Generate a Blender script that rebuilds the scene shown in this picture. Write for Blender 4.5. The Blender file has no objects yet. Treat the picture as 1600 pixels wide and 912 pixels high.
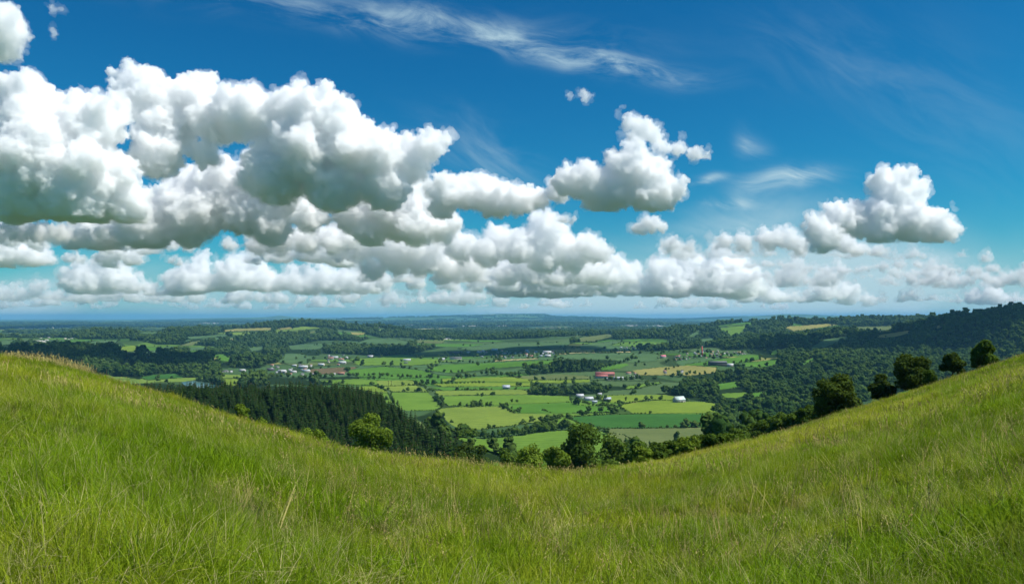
import bpy, math, random
import numpy as np
from mathutils import Vector
from mathutils.geometry import delaunay_2d_cdt

SC = bpy.context.scene
COL = SC.collection
RNG = np.random.default_rng(7)
random.seed(7)

# ---------------------------------------------------------------- camera
# The photograph was measured in its own 1600 x 912 pixels: focal length F px,
# horizon of infinity on row HY.  ray(px, py) is a direction in the world.
F, CX, HY = 1256.0, 800.0, 495.0
EYE = 1.65
SUN_AZ, SUN_EL = math.radians(103), math.radians(56)      # azimuth from +Y towards +X
SUN_DIR = Vector((math.sin(SUN_AZ) * math.cos(SUN_EL), math.cos(SUN_AZ) * math.cos(SUN_EL), math.sin(SUN_EL)))


def link(o, parent=None):
    COL.objects.link(o)
    if parent is not None:
        o.parent = parent
    return o


def tag(o, label=None, cat=None, group=None, kind=None):
    if label: o['label'] = label
    if cat: o['category'] = cat
    if group: o['group'] = group
    if kind: o['kind'] = kind
    return o


def make_mesh(name, verts, faces, mats=(), smooth=False, mat_idx=None):
    me = bpy.data.meshes.new(name)
    verts = np.asarray(verts, dtype=np.float32)
    me.vertices.add(len(verts))
    me.vertices.foreach_set('co', verts.ravel())
    if len(faces) == 0:
        return me
    if isinstance(faces, np.ndarray):
        n, k = faces.shape
        me.loops.add(n * k)
        me.loops.foreach_set('vertex_index', faces.astype(np.int32).ravel())
        me.polygons.add(n)
        me.polygons.foreach_set('loop_start', np.arange(0, n * k, k, dtype=np.int32))
        me.polygons.foreach_set('loop_total', np.full(n, k, dtype=np.int32))
    else:
        flat = [i for f in faces for i in f]
        me.loops.add(len(flat))
        me.loops.foreach_set('vertex_index', np.array(flat, dtype=np.int32))
        me.polygons.add(len(faces))
        tot = np.array([len(f) for f in faces], dtype=np.int32)
        st = np.concatenate([[0], np.cumsum(tot)[:-1]]).astype(np.int32)
        me.polygons.foreach_set('loop_start', st)
        me.polygons.foreach_set('loop_total', tot)
    for m in mats:
        me.materials.append(m)
    if mat_idx is not None:
        me.polygons.foreach_set('material_index', np.asarray(mat_idx, dtype=np.int32))
    if smooth:
        me.polygons.foreach_set('use_smooth', np.ones(len(me.polygons), dtype=bool))
    me.update(calc_edges=True)
    me.validate()
    return me


def set_attr(me, name, vals, domain='POINT', typ='FLOAT'):
    a = me.attributes.new(name, typ, domain)
    if typ == 'FLOAT':
        a.data.foreach_set('value', np.asarray(vals, dtype=np.float32).ravel())
    elif typ == 'INT':
        a.data.foreach_set('value', np.asarray(vals, dtype=np.int32).ravel())
    elif typ == 'FLOAT_COLOR':
        a.data.foreach_set('color', np.asarray(vals, dtype=np.float32).ravel())
    elif typ == 'FLOAT_VECTOR':
        a.data.foreach_set('vector', np.asarray(vals, dtype=np.float32).ravel())
    return a


class NT:
    """Small wrapper for wiring node trees."""
    def __init__(self, tree):
        self.t = tree

    def n(self, typ, _in=None, **props):
        nd = self.t.nodes.new(typ)
        for k, v in props.items():
            setattr(nd, k, v)
        for k, v in (_in or {}).items():
            s = nd.inputs[k]
            if isinstance(v, bpy.types.NodeSocket):
                self.t.links.new(v, s)
            elif isinstance(v, bpy.types.Node):
                self.t.links.new(v.outputs[0], s)
            else:
                s.default_value = v
        return nd

    def link(self, a, b):
        self.t.links.new(a, b)

    def math(self, op, a, b=None, c=None, clamp=False):
        d = {0: a}
        if b is not None: d[1] = b
        if c is not None: d[2] = c
        nd = self.n('ShaderNodeMath', d, operation=op)
        nd.use_clamp = clamp
        return nd.outputs[0]

    def vmath(self, op, a, b=None, s=None):
        d = {0: a}
        if b is not None: d[1] = b
        nd = self.n('ShaderNodeVectorMath', d, operation=op)
        if s is not None:
            if isinstance(s, bpy.types.NodeSocket): self.t.links.new(s, nd.inputs['Scale'])
            else: nd.inputs['Scale'].default_value = s
        return nd.outputs['Value'] if op in ('DOT_PRODUCT', 'LENGTH', 'DISTANCE') else nd.outputs[0]

    def maprange(self, v, a, b, c=0.0, d=1.0, smooth=True):
        nd = self.n('ShaderNodeMapRange', {'Value': v, 'From Min': a, 'From Max': b, 'To Min': c, 'To Max': d})
        nd.interpolation_type = 'SMOOTHSTEP' if smooth else 'LINEAR'
        return nd.outputs[0]

    def mix(self, f, a, b, blend='MIX'):
        nd = self.t.nodes.new('ShaderNodeMix')
        nd.data_type = 'RGBA'
        nd.blend_type = blend
        for s, v in ((nd.inputs[0], f), (nd.inputs[6], a), (nd.inputs[7], b)):
            if isinstance(v, bpy.types.NodeSocket): self.t.links.new(v, s)
            else: s.default_value = v
        return nd.outputs[2]

    def noise(self, vec, scale, detail=4, rough=0.5, dist=0.0, w=None):
        nd = self.n('ShaderNodeTexNoise', {'Vector': vec, 'Scale': scale, 'Detail': detail, 'Roughness': rough, 'Distortion': dist})
        return nd.outputs['Fac'] if 'Fac' in nd.outputs else nd.outputs[0]


def rgba(r, g, b):
    return (r, g, b, 1.0)


def new_mat(name):
    m = bpy.data.materials.new(name)
    m.use_nodes = True
    m.node_tree.nodes.clear()
    return m, NT(m.node_tree)


def sphere_dirs(n, rng):
    v = rng.normal(size=(n, 3))
    return v / np.linalg.norm(v, axis=1)[:, None]


# ---------------------------------------------------------------- camera, light, sky
cam_d = bpy.data.cameras.new('camera')
cam_d.sensor_fit = 'HORIZONTAL'
cam_d.sensor_width = 36.0
cam_d.lens = 36.0 * F / 1600.0
cam_d.shift_y = (HY - 456.0) / 1600.0
cam_d.clip_start = 0.1
cam_d.clip_end = 400000.0
cam = bpy.data.objects.new('camera', cam_d)
COL.objects.link(cam)
cam.location = (0, 0, EYE)
cam.rotation_euler = (math.radians(90), 0, 0)
SC.camera = cam

sun_d = bpy.data.lights.new('sun', 'SUN')
sun_d.energy = 4.8
sun_d.angle = math.radians(0.53)
sun_d.color = (1.0, 0.965, 0.90)
sun = bpy.data.objects.new('sun', sun_d)
COL.objects.link(sun)
sun.rotation_euler = (-SUN_DIR).to_track_quat('-Z', 'Y').to_euler()

SC.view_settings.view_transform = 'Standard'
SC.view_settings.look = 'None'
SC.view_settings.exposure = 0.35
SC.view_settings.gamma = 1.0
SC.view_settings.use_curve_mapping = False
cy = SC.cycles
cy.max_bounces = 40
cy.diffuse_bounces = 3
cy.glossy_bounces = 2
cy.transmission_bounces = 4
cy.transparent_max_bounces = 12
cy.volume_bounces = 40
cy.sample_clamp_indirect = 6.0
cy.use_adaptive_sampling = True
cy.adaptive_threshold = 0.02
cy.use_denoising = True
try:
    cy.denoiser = 'OPENIMAGEDENOISE'
    cy.denoising_input_passes = 'RGB_ALBEDO_NORMAL'
except Exception:
    pass
cy.caustics_reflective = False
cy.caustics_refractive = False

world = bpy.data.worlds.new('World')
SC.world = world
world.use_nodes = True

world.cycles.sampling_method = 'MANUAL'
world.cycles.sample_map_resolution = 256
def build_world():
    T = NT(world.node_tree)
    world.node_tree.nodes.clear()
    sky = T.n('ShaderNodeTexSky', sky_type='NISHITA')
    sky.sun_disc = False
    sky.sun_elevation = SUN_EL
    sky.sun_rotation = SUN_AZ
    sky.altitude = 300
    sky.air_density = 1.0
    sky.dust_density = 0.6
    sky.ozone_density = 2.5
    tc = T.n('ShaderNodeTexCoord')
    d = tc.outputs['Generated']
    sep = T.n('ShaderNodeSeparateXYZ', {0: d})
    # tangent-plane coordinates of a thin high layer: u = x / y, v = z / y  (world directions)
    yy = T.math('MAXIMUM', sep.outputs[1], 0.05)
    u = T.math('DIVIDE', sep.outputs[0], yy)
    v = T.math('DIVIDE', sep.outputs[2], yy)
    # deepen the blue: a power curve on the physical sky keeps the pale horizon and darkens the zenith
    sc = T.vmath('SCALE', sky.outputs[0], s=0.1)
    ssp = T.n('ShaderNodeSeparateXYZ', {0: sc})
    ch = [T.math('MULTIPLY', T.math('POWER', T.math('MAXIMUM', ssp.outputs[i], 1e-5), SKY_GAMMA[i]), SKY_GAIN[i] * 10.0) for i in range(3)]
    graded = T.n('ShaderNodeCombineXYZ', {0: ch[0], 1: ch[1], 2: ch[2]}).outputs[0]
    # high thin cirrus: streaky noise, confined to a few drifting banks
    p = T.n('ShaderNodeCombineXYZ', {0: u, 1: v, 2: 0.0}).outputs[0]
    warp = T.n('ShaderNodeTexNoise', {'Vector': p, 'Scale': 4.0, 'Detail': 3.0}).outputs['Color']
    wv = T.vmath('SUBTRACT', warp, (0.5, 0.5, 0.5))
    pw = T.vmath('ADD', p, T.vmath('SCALE', wv, s=0.10))
    spw = T.n('ShaderNodeSeparateXYZ', {0: pw})
    # three streak textures at different slants and grain, each shared by several banks
    streaks = []
    for ang, freq in CIRRUS_STREAKS:
        ca, sa = math.cos(ang), math.sin(ang)
        a = T.math('ADD', T.math('MULTIPLY', spw.outputs[0], ca), T.math('MULTIPLY', spw.outputs[1], sa))
        b = T.math('SUBTRACT', T.math('MULTIPLY', spw.outputs[1], ca), T.math('MULTIPLY', spw.outputs[0], sa))
        q = T.n('ShaderNodeCombineXYZ', {0: T.math('MULTIPLY', a, freq * 0.30), 1: T.math('MULTIPLY', b, freq), 2: freq}).outputs[0]
        streaks.append(T.maprange(T.noise(q, 1.0, 6.0, 0.62, 0.5), 0.36, 0.76))
    total = None
    for (cu, cv, ang, su, sv, amp, st) in CIRRUS:
        du = T.math('SUBTRACT', spw.outputs[0], cu)
        dv = T.math('SUBTRACT', spw.outputs[1], cv)
        ca, sa = math.cos(ang), math.sin(ang)
        a = T.math('MULTIPLY', T.math('ADD', T.math('MULTIPLY', du, ca), T.math('MULTIPLY', dv, sa)), 1.0 / su)
        b = T.math('MULTIPLY', T.math('SUBTRACT', T.math('MULTIPLY', dv, ca), T.math('MULTIPLY', du, sa)), 1.0 / sv)
        r2 = T.math('ADD', T.math('MULTIPLY', a, a), T.math('MULTIPLY', b, b))
        g = T.math('MULTIPLY', T.math('EXPONENT', T.math('MULTIPLY', r2, -1.0)), amp)
        s = T.math('MULTIPLY', g, T.math('ADD', T.math('MULTIPLY', streaks[st], 0.65), 0.35) if st == 1 else streaks[st])
        total = s if total is None else T.math('ADD', total, s)
    total = T.math('MINIMUM', total, 0.9)
    cir = T.mix(total, graded, rgba(*CIRRUS_COL))
    bg = T.n('ShaderNodeBackground', {'Color': cir, 'Strength': SKY_STRENGTH})
    out = T.n('ShaderNodeOutputWorld', {'Surface': bg.outputs[0]})


def uv(px, py):
    return (px - CX) / F, (HY - py) / F


HAZE_COL = (0.22, 0.58, 0.94)
HAZE_DENSITY = 3.3e-5
SKY_STRENGTH = 0.1
SKY_GAMMA = (1.9, 1.30, 1.05)
SKY_GAIN = (0.22, 0.70, 0.74)
CIRRUS_COL = (4.0, 5.5, 6.1)
CIRRUS_STREAKS = [(math.radians(-9), 30.0), (math.radians(4), 9.0), (math.radians(-25), 16.0)]
CIRRUS = []
for (px, py, deg, sx, sy, amp, st) in [
    (620, 32, -5, 250, 26, 0.75, 0), (890, 85, -13, 150, 20, 1.0, 0), (1000, 115, -16, 50, 12, 0.8, 0), (760, 240, -12, 100, 40, 0.4, 2),
    (1225, 288, 8, 60, 16, 1.0, 0), (1140, 312, -6, 46, 7, 0.9, 0), (1110, 277, 2, 36, 6, 0.8, 0), (1330, 90, -10, 170, 70, 0.14, 2), (1178, 238, -50, 22, 12, 1.0, 2),
    (1210, 340, 2, 110, 22, 0.7, 1), (1500, 200, -20, 160, 80, 0.10, 2),
    (1200, 410, 2, 300, 48, 0.9, 1), (1440, 435, 3, 340, 58, 1.4, 1), (600, 455, 0, 1100, 44, 0.7, 1), (1150, 350, 8, 150, 40, 0.4, 2), (800, 490, 0, 3000, 46, 1.0, 1),
]:
    cu, cv = uv(px, py)
    CIRRUS.append((cu, cv, math.radians(deg), sx / F, sy / F, amp, st))
build_world()
# ---------------------------------------------------------------- clouds
def cloud_gn(vox, steps, base_z, seed, base_size):
    t = bpy.data.node_groups.new('cloud_shape', 'GeometryNodeTree')
    t.interface.new_socket('Geometry', in_out='INPUT', socket_type='NodeSocketGeometry')
    t.interface.new_socket('Geometry', in_out='OUTPUT', socket_type='NodeSocketGeometry')
    T = NT(t)
    gi = T.n('NodeGroupInput'); go = T.n('NodeGroupOutput')
    rad = T.n('GeometryNodeInputNamedAttribute', {'Name': 'rad'}, data_type='FLOAT').outputs[0]
    mp = T.n('GeometryNodeMeshToPoints', {'Mesh': gi.outputs[0], 'Radius': rad})
    pv = T.n('GeometryNodePointsToVolume', {'Points': mp.outputs[0], 'Radius': rad}, resolution_mode='VOXEL_SIZE')
    pv.inputs['Voxel Size'].default_value = vox
    vm = T.n('GeometryNodeVolumeToMesh', {'Volume': pv.outputs[0], 'Threshold': 0.5}, resolution_mode='GRID')
    geo = vm.outputs[0]
    pos = T.n('GeometryNodeInputPosition').outputs[0]
    nor = T.n('GeometryNodeInputNormal').outputs[0]
    off = (seed * 713.1, seed * 391.7, seed * 157.3)
    for amp, size, kind in steps:
        p = T.vmath('ADD', T.vmath('SCALE', pos, s=1.0 / size), off)
        wn = T.n('ShaderNodeTexNoise', {'Vector': p, 'Scale': 0.8, 'Detail': 3.0}).outputs['Color']
        p = T.vmath('ADD', p, T.vmath('SCALE', T.vmath('SUBTRACT', wn, (0.5, 0.5, 0.5)), s=0.9))
        if kind == 'V':
            vo = T.n('ShaderNodeTexVoronoi', {'Vector': p, 'Scale': 1.0, 'Smoothness': 0.35}, feature='SMOOTH_F1')
            val = T.math('SUBTRACT', 0.45, vo.outputs['Distance'])
        else:
            val = T.math('SUBTRACT', T.noise(p, 1.0, 5.0, 0.65), 0.5)
        o = T.vmath('SCALE', nor, s=T.math('MULTIPLY', val, amp))
        geo = T.n('GeometryNodeSetPosition', {'Geometry': geo, 'Offset': o}).outputs[0]
    sp = T.n('ShaderNodeSeparateXYZ', {0: pos})
    # the base is level, but sags and lifts a little from place to place
    bn = T.noise(T.vmath('ADD', T.vmath('SCALE', pos, s=1.0 / base_size), off), 1.0, 3.0, 0.55)
    base = T.math('ADD', T.math('MULTIPLY', T.math('SUBTRACT', bn, 0.42), base_size * 0.42), base_z)
    below = T.math('MINIMUM', T.math('SUBTRACT', sp.outputs[2], base), 0.0)
    lift = T.n('ShaderNodeCombineXYZ', {0: 0.0, 1: 0.0, 2: T.math('MULTIPLY', below, -0.72)}).outputs[0]
    geo = T.n('GeometryNodeSetPosition', {'Geometry': geo, 'Offset': lift}).outputs[0]
    t.links.new(geo, go.inputs[0])
    return t


VOL = {}
def cloud_mat(density):
    if density not in VOL:
        m, T = new_mat('cloud_vapour')
        v = T.n('ShaderNodeVolumeScatter', {'Color': rgba(0.9980, 0.9990, 0.9998), 'Density': density, 'Anisotropy': 0.1})
        o = T.n('ShaderNodeOutputMaterial')
        T.link(v.outputs[0], o.inputs['Volume'])
        VOL[density] = m
    return VOL[density]


def pix_pt(px, py, dist):
    return np.array([(px - CX) / F * dist, dist, EYE + (HY - py) / F * dist])


def build_cloud(puffs, dist, base_py, label, mfp_px=7, detail=1.0, seed=1, levels=2, depth=0.5, fringe=True, fringe_k=5.0, base_sag=46.0):
    """puffs: (px, py, r_px) circles in the photo's pixels; they become a heap of spheres dist metres away."""
    rng = np.random.default_rng(seed)
    m = dist / F                                   # metres per photo pixel at that distance
    cen, rad = [], []
    for (px, py, r) in puffs:
        c = pix_pt(px, py, dist)
        c[1] += rng.uniform(-depth, depth) * r * m
        cen.append(c); rad.append(r * m)
    lv = list(zip(cen, rad))
    allp = list(lv)
    for L in range(levels):
        nxt = []
        for c, r in lv:
            if r < 5 * m: continue
            k = int((11 if L == 0 else 9) * detail)
            for dv in sphere_dirs(k, rng):
                dv[2] = abs(dv[2]) * 1.1 - 0.35
                dv /= np.linalg.norm(dv)
                rr = r * rng.uniform(0.24, 0.46)
                nxt.append((c + dv * (r * rng.uniform(0.72, 0.98)), rr))
        allp += nxt
        lv = nxt
    P = np.array([p for p, _ in allp]); R = np.array([r for _, r in allp])
    base_z = EYE + (HY - base_py) / F * dist
    keep = P[:, 2] + R * 0.8 > base_z
    P, R = P[keep], R[keep]
    rmax = max(r for _, _, r in puffs)
    big = 0.30 * rmax
    vox = max(1.05 * m, 0.0115 * rmax * m)

    def shell(rad, steps, dens, sd):
        me = make_mesh('cloud', P, [])
        set_attr(me, 'rad', rad)
        o = bpy.data.objects.new('cloud', me)
        link(o)
        md = o.modifiers.new('shape', 'NODES')
        md.node_group = cloud_gn(vox, [(a * m, s * m, k) for a, s, k in steps], base_z, sd, base_sag * m)
        rm = o.modifiers.new('weld', 'REMESH')
        rm.mode = 'VOXEL'; rm.voxel_size = vox; rm.use_smooth_shade = True
        dg = bpy.context.evaluated_depsgraph_get()
        dg.update()
        new = bpy.data.meshes.new_from_object(o.evaluated_get(dg), depsgraph=dg)
        o.modifiers.clear()
        o.data = new
        new.materials.clear(); new.materials.append(cloud_mat(round(1.0 / (dens * m), 6)))
        print('CLOUD', label, len(new.polygons))
        return o
    o = shell(R, [(0.9 * big, 1.5 * big, 'V'), (13.0, 15.0, 'V'), (9.5, 7.0, 'V'), (10.0, 5.0, 'N')], mfp_px, seed)
    if fringe:
        # torn scraps drifting off the upper edges
        k = rng.choice(len(P), max(6, len(P) // 7))
        dv = sphere_dirs(len(k), rng); dv[:, 2] = np.abs(dv[:, 2]) - 0.2
        P = np.concatenate([P, P[k] + dv * (R[k] + rng.uniform(2, 13, len(k)) * m)[:, None]])
        R = np.concatenate([R, rng.uniform(2.0, 4.5, len(k)) * m])
        fr = shell(R + 1.2 * m, [(0.9 * big, 1.5 * big, 'V'), (13.0, 15.0, 'V'), (40.0, 20.0, 'N'), (24.0, 7.5, 'N')], mfp_px * fringe_k, seed)
        fr.name = 'cloud_fringe'
        fr.parent = o
    tag(o, label, 'cloud', 'cumulus clouds over the valley', 'stuff')
    return o


def build_shade_cloud(puffs, base_z, label, seed):
    """An added, unseen cloud for casting shade, given in metres (x, y, z, radius)."""
    P = np.array([p[:3] for p in puffs]); R = np.array([p[3] for p in puffs])
    me = make_mesh('cloud', P, [])
    set_attr(me, 'rad', R)
    o = link(bpy.data.objects.new('cloud', me))
    md = o.modifiers.new('shape', 'NODES')
    md.node_group = cloud_gn(18.0, [(70, 120, 'V'), (40, 60, 'V')], base_z, seed, 200.0)
    rm = o.modifiers.new('weld', 'REMESH'); rm.mode = 'VOXEL'; rm.voxel_size = 18.0
    dg = bpy.context.evaluated_depsgraph_get(); dg.update()
    new = bpy.data.meshes.new_from_object(o.evaluated_get(dg), depsgraph=dg)
    o.modifiers.clear(); o.data = new
    new.materials.clear(); new.materials.append(cloud_mat(0.012))
    return tag(o, label, 'cloud', 'cumulus clouds over the valley', 'stuff')
# every entry: label, distance (m), base row, puffs (column, row, radius) in photo pixels, options
def heaps(x0, x1, base, hmin, hmax, n, seed, rmin=4.0):
    """A row of cumulus heaps standing on one base line: each a stack of puffs narrowing upwards."""
    rg = random.Random(seed); out = []
    for i in range(n):
        cx = x0 + (x1 - x0) * (i + rg.random()) / n
        bs = base - rg.uniform(0, 0.14) * hmax
        if rg.random() < 0.26: continue
        h = hmin + (hmax - hmin) * rg.random() ** 1.6; w = h * rg.uniform(0.75, 1.25)
        k = 0.0
        while k < 1.0:
            r = max(rmin, (1 - 0.55 * k) * w * rg.uniform(0.28, 0.42))
            for s in range(2 if k < 0.5 else 1):
                out.append((cx + rg.uniform(-1, 1) * w * 0.55 * (1 - k), bs - r * 0.45 - k * (h - r), r))
            k += 0.22
    return out


CLOUD_LIST = [
    ('long white cloud bank spread over the left of the sky', 9500, 345, [
        (20, 240, 70), (80, 250, 80), (130, 290, 70), (30, 300, 60), (190, 320, 36), (60, 180, 40), (15, 190, 40), (150, 200, 45), (120, 170, 30), (45, 140, 26), (20, 137, 20), (100, 215, 45), (60, 300, 50), (150, 330, 26), (0, 165, 30), (175, 172, 26), (-30, 260, 60), (210, 316, 16)], dict(seed=6, mfp_px=6.5)),
    ('tall bright cloud with the highest top in the left bank', 10500, 330, [
        (230, 150, 42), (290, 150, 40), (205, 135, 26), (260, 190, 46), (330, 180, 44), (380, 180, 44), (425, 185, 36), (480, 185, 46), (520, 190, 38), (460, 165, 30), (250, 240, 40),
        (545, 235, 42), (480, 240, 50), (590, 245, 40), (640, 250, 34), (672, 230, 26), (690, 220, 15), (430, 270, 50), (520, 290, 45), (600, 290, 40), (315, 240, 22)], dict(seed=8, mfp_px=6.5)),
    ('middle grey based cloud mass under the tall bright cloud', 12500, 388, [
        (150, 360, 40), (230, 350, 46), (300, 330, 50), (340, 300, 40), (380, 330, 40), (290, 360, 30), (420, 350, 34), (110, 372, 22), (490, 340, 26), (560, 330, 40), (610, 330, 46), (650, 350, 36), (580, 360, 30), (450, 290, 46), (390, 275, 36), (570, 285, 40), (640, 300, 36), (690, 350, 28), (345, 270, 26), (300, 300, 40)], dict(seed=9, mfp_px=6.5)),
    ('wide rounded cloud in the centre with a grey base', 10500, 345, [
        (700, 305, 30), (735, 300, 30), (775, 310, 32), (810, 315, 24), (690, 325, 20), (835, 310, 20), (870, 300, 20)], dict(seed=11, mfp_px=6.5)),
    ('bright puffy cloud right of centre with dark underside', 9500, 330, [
        (885, 285, 24), (915, 285, 28), (935, 300, 30), (965, 258, 24), (985, 262, 30), (1010, 275, 34), (1040, 300, 28), (1010, 305, 30), (960, 305, 26), (1035, 318, 16)], dict(seed=3, mfp_px=6.5)),
    ('small ragged cloud above the bright puffy cloud right of centre', 9500, 270, [
        (985, 190, 14), (1005, 202, 20), (1022, 212, 15), (990, 215, 13), (1035, 230, 12), (1060, 232, 12), (1085, 240, 12), (1100, 243, 6), (1035, 250, 9)], dict(seed=13, mfp_px=9)),
    ('tiny lone cloud high above the centre right', 9500, 166, [(915, 152, 9), (908, 148, 6), (921, 150, 6), (890, 150, 4)], dict(seed=14, mfp_px=16, levels=1)),
    ('small flat cloud between bright puffy cloud and far heaps', 13000, 369, [(1002, 356, 12), (1018, 352, 13), (1035, 355, 9), (1010, 347, 9)], dict(seed=15)),
    ('tiny cloud in the blue gap left of the small flat cloud', 13000, 350, [(885, 344, 7), (896, 342, 6), (878, 345, 5)], dict(seed=16, levels=1)),
    ('high billowing tower cloud on the right', 12000, 380, [
        (1385, 285, 22), (1410, 283, 24), (1432, 300, 20), (1395, 305, 24), (1375, 275, 12), (1380, 335, 30), (1420, 345, 34), (1455, 355, 28), (1485, 362, 16), (1340, 340, 28), (1310, 340, 26), (1370, 360, 26)], dict(seed=5, mfp_px=6.5)),
    ('grey cored round cloud left of the tower cloud', 11800, 397, [(1280, 360, 20), (1290, 378, 20), (1272, 350, 15), (1300, 368, 14)], dict(seed=18, mfp_px=6.5)),
    ('low flat spreading cloud leading left from the tower cloud', 15000, 398, [
        (1050, 381, 12), (1080, 386, 10), (1130, 378, 13), (1160, 380, 15), (1200, 375, 18), (1230, 372, 18), (1250, 385, 16), (1340, 392, 14), (1370, 398, 12), (1320, 378, 18)], dict(seed=19, mfp_px=9)),
    ('upright heap cloud in the middle of the far cloud line', 15000, 432, [
        (845, 345, 20), (860, 362, 26), (840, 380, 28), (810, 390, 26), (780, 375, 24), (880, 390, 26), (915, 385, 22), (935, 395, 20), (895, 405, 22), (850, 405, 24), (760, 395, 24), (720, 385, 26)], dict(seed=21, mfp_px=9)),
    ('layered grey cloud mass low left of centre', 16000, 440, [
        (560, 385, 26), (600, 380, 28), (640, 385, 28), (680, 385, 26), (620, 405, 26), (660, 410, 24), (580, 420, 20), (700, 415, 24), (740, 420, 22), (520, 370, 20), (480, 372, 26), (440, 378, 24), (410, 382, 16), (530, 395, 16)], dict(seed=22, mfp_px=9)),
    ('small dark based cloud under the left bank', 15000, 398, [(232, 391, 12), (245, 388, 8), (270, 382, 12), (295, 385, 10), (200, 378, 14), (170, 385, 12), (20, 372, 16), (60, 376, 16)], dict(seed=23, mfp_px=9)),
    ('white heaps standing low over the left horizon', 26000, 458, heaps(110, 580, 462, 20, 76, 27, 241), dict(base_sag=85.0, seed=24, mfp_px=9)),
    ('pale low heaps at far left near the horizon', 30000, 470, heaps(-30, 300, 474, 16, 40, 22, 251), dict(base_sag=85.0, seed=25, mfp_px=12)),
    ('pale heaps along the horizon at centre right', 26000, 462, heaps(790, 1170, 466, 24, 92, 24, 261), dict(base_sag=85.0, seed=26, mfp_px=9)),
    ('long grey cloud shelf low in the centre', 24000, 456, [(600, 440, 14), (650, 438, 16), (700, 440, 16), (750, 440, 16), (800, 442, 14), (570, 445, 10)], dict(seed=27, mfp_px=9)),
    ('small far heap below the tower cloud', 26000, 450, [(1232, 434, 10), (1242, 440, 8), (1222, 442, 8), (1262, 440, 6)], dict(seed=28, mfp_px=12)),
    ('broken pale heaps low over the right hills', 27000, 474, heaps(1150, 1640, 476, 12, 44, 30, 291, 4.0) + [(1450, 426, 9), (1480, 428, 8), (1400, 425, 10), (1545, 403, 8), (1425, 430, 9)], dict(base_sag=85.0, seed=29, mfp_px=9)),
    ('bright cloud edge entering at the top left corner', 8000, 96, [(-5, 30, 34), (15, 45, 26), (5, 70, 26), (35, 55, 10), (-20, 60, 40)], dict(seed=31, mfp_px=12)),
    ('little ragged scraps near the top left corner', 8000, 80, [(84, 16, 7), (96, 14, 5), (82, 48, 6), (84, 58, 5)], dict(seed=32, mfp_px=22, levels=1)),
    ('faint line of tiny far heaps just above the horizon', 42000, 482, heaps(-20, 1250, 484, 9, 30, 52, 333, 3.0), dict(base_sag=85.0, seed=41, mfp_px=9, levels=1, fringe=False)),
    ('grey shelf of cloud low under the central heaps', 17000, 446, heaps(560, 960, 446, 24, 84, 15, 351), dict(base_sag=85.0, seed=44, mfp_px=10)),
    ('second row of heaps under the left cloud bank', 19000, 415, heaps(-40, 620, 418, 16, 64, 20, 361), dict(base_sag=85.0, seed=45, mfp_px=8)),
    ('grey ragged cloud across the blue gap of the left bank', 14000, 398, [(400, 380, 18), (440, 372, 22), (480, 375, 20), (520, 378, 22), (550, 372, 18), (360, 384, 12), (500, 362, 12)], dict(seed=46, mfp_px=9)),
    ('grey shaded cloud under the left end of the bank', 10300, 392, [(-10, 362, 18), (25, 358, 20), (60, 362, 18), (95, 366, 16), (130, 372, 12), (160, 368, 12)], dict(seed=47, mfp_px=9)),
    ('thin grey cloud streak low at far left', 24000, 474, [(x, 468 + 2 * math.sin(x), 4) for x in range(40, 340, 7)], dict(seed=48, mfp_px=14, levels=1, fringe=False)),
    ('thin cloud streaks low across the centre', 24000, 464, [(x, 457 + 4 * math.sin(x * .05), 4) for x in range(540, 1000, 7)], dict(seed=49, mfp_px=22, levels=1, fringe=False)),
    ('thin pale cloud streak under the tower cloud', 19000, 440, [(x, 418 + 5 * math.sin(x * .03), 5 + 2 * math.sin(x)) for x in range(1090, 1560, 8)], dict(seed=50, mfp_px=10, levels=1)),
    ('pale broken cloud sheet low on the right', 21000, 452, [(x, 436 + 6 * math.sin(x * .11), 7 + 3 * math.sin(x * 1.7)) for x in range(1150, 1620, 11)], dict(seed=54, mfp_px=14, levels=1)),
    ('row of white heaps spreading right under the tower cloud', 17000, 405, heaps(1040, 1260, 402, 14, 34, 11, 371, 4.0) + heaps(1300, 1510, 408, 12, 30, 9, 372, 4.0), dict(base_sag=85.0, seed=55, mfp_px=16)),
    ('scattered small white heaps between the low cloud rows', 32000, 476, heaps(40, 760, 474, 10, 34, 24, 381, 3.0), dict(base_sag=60.0, seed=56, mfp_px=9, levels=1)),
    ('soft broad cloud heaps under the tower cloud', 23000, 452, heaps(1100, 1620, 448, 16, 52, 20, 391, 4.0), dict(base_sag=85.0, seed=57, mfp_px=14)),
]
for lab, dist, base, puffs, opt in CLOUD_LIST:
    build_cloud(puffs, dist, base, lab, **opt)

# three unseen clouds, added overhead to cast shadow on the hills and valley
for lab, (cx_, cy_, cz_), (rx, ry), sd in [
    ('unseen flat based cloud added overhead to shade the wooded hills on the left', (-430, 2110, 1420), (520, 380), 51),
    ('unseen flat based cloud added overhead to shade the big right hill', (2420, 2420, 1450), (480, 230), 52),
    ('unseen flat based cloud added overhead to shade the far middle of the valley', (1160, 3000, 1540), (620, 210), 53)]:
    rg = random.Random(sd); puffs = []
    for i in range(26):
        a = rg.uniform(0, 6.28); k = math.sqrt(rg.random())
        x, y = cx_ + math.cos(a) * rx * k, cy_ + math.sin(a) * ry * k
        puffs.append((x, y, cz_ + rg.uniform(0, 60), rg.uniform(110, 190)))
    build_shade_cloud(puffs, cz_ - 60, lab, sd)
# ---------------------------------------------------------------- terrain
def hash2(ix, iy, seed):
    h = (ix * 374761393 + iy * 668265263 + seed * 1274126177) & 0xFFFFFFFF
    h = ((h ^ (h >> 13)) * 1274126177) & 0xFFFFFFFF
    return ((h ^ (h >> 16)) & 0xFFFF) / 65535.0


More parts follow.
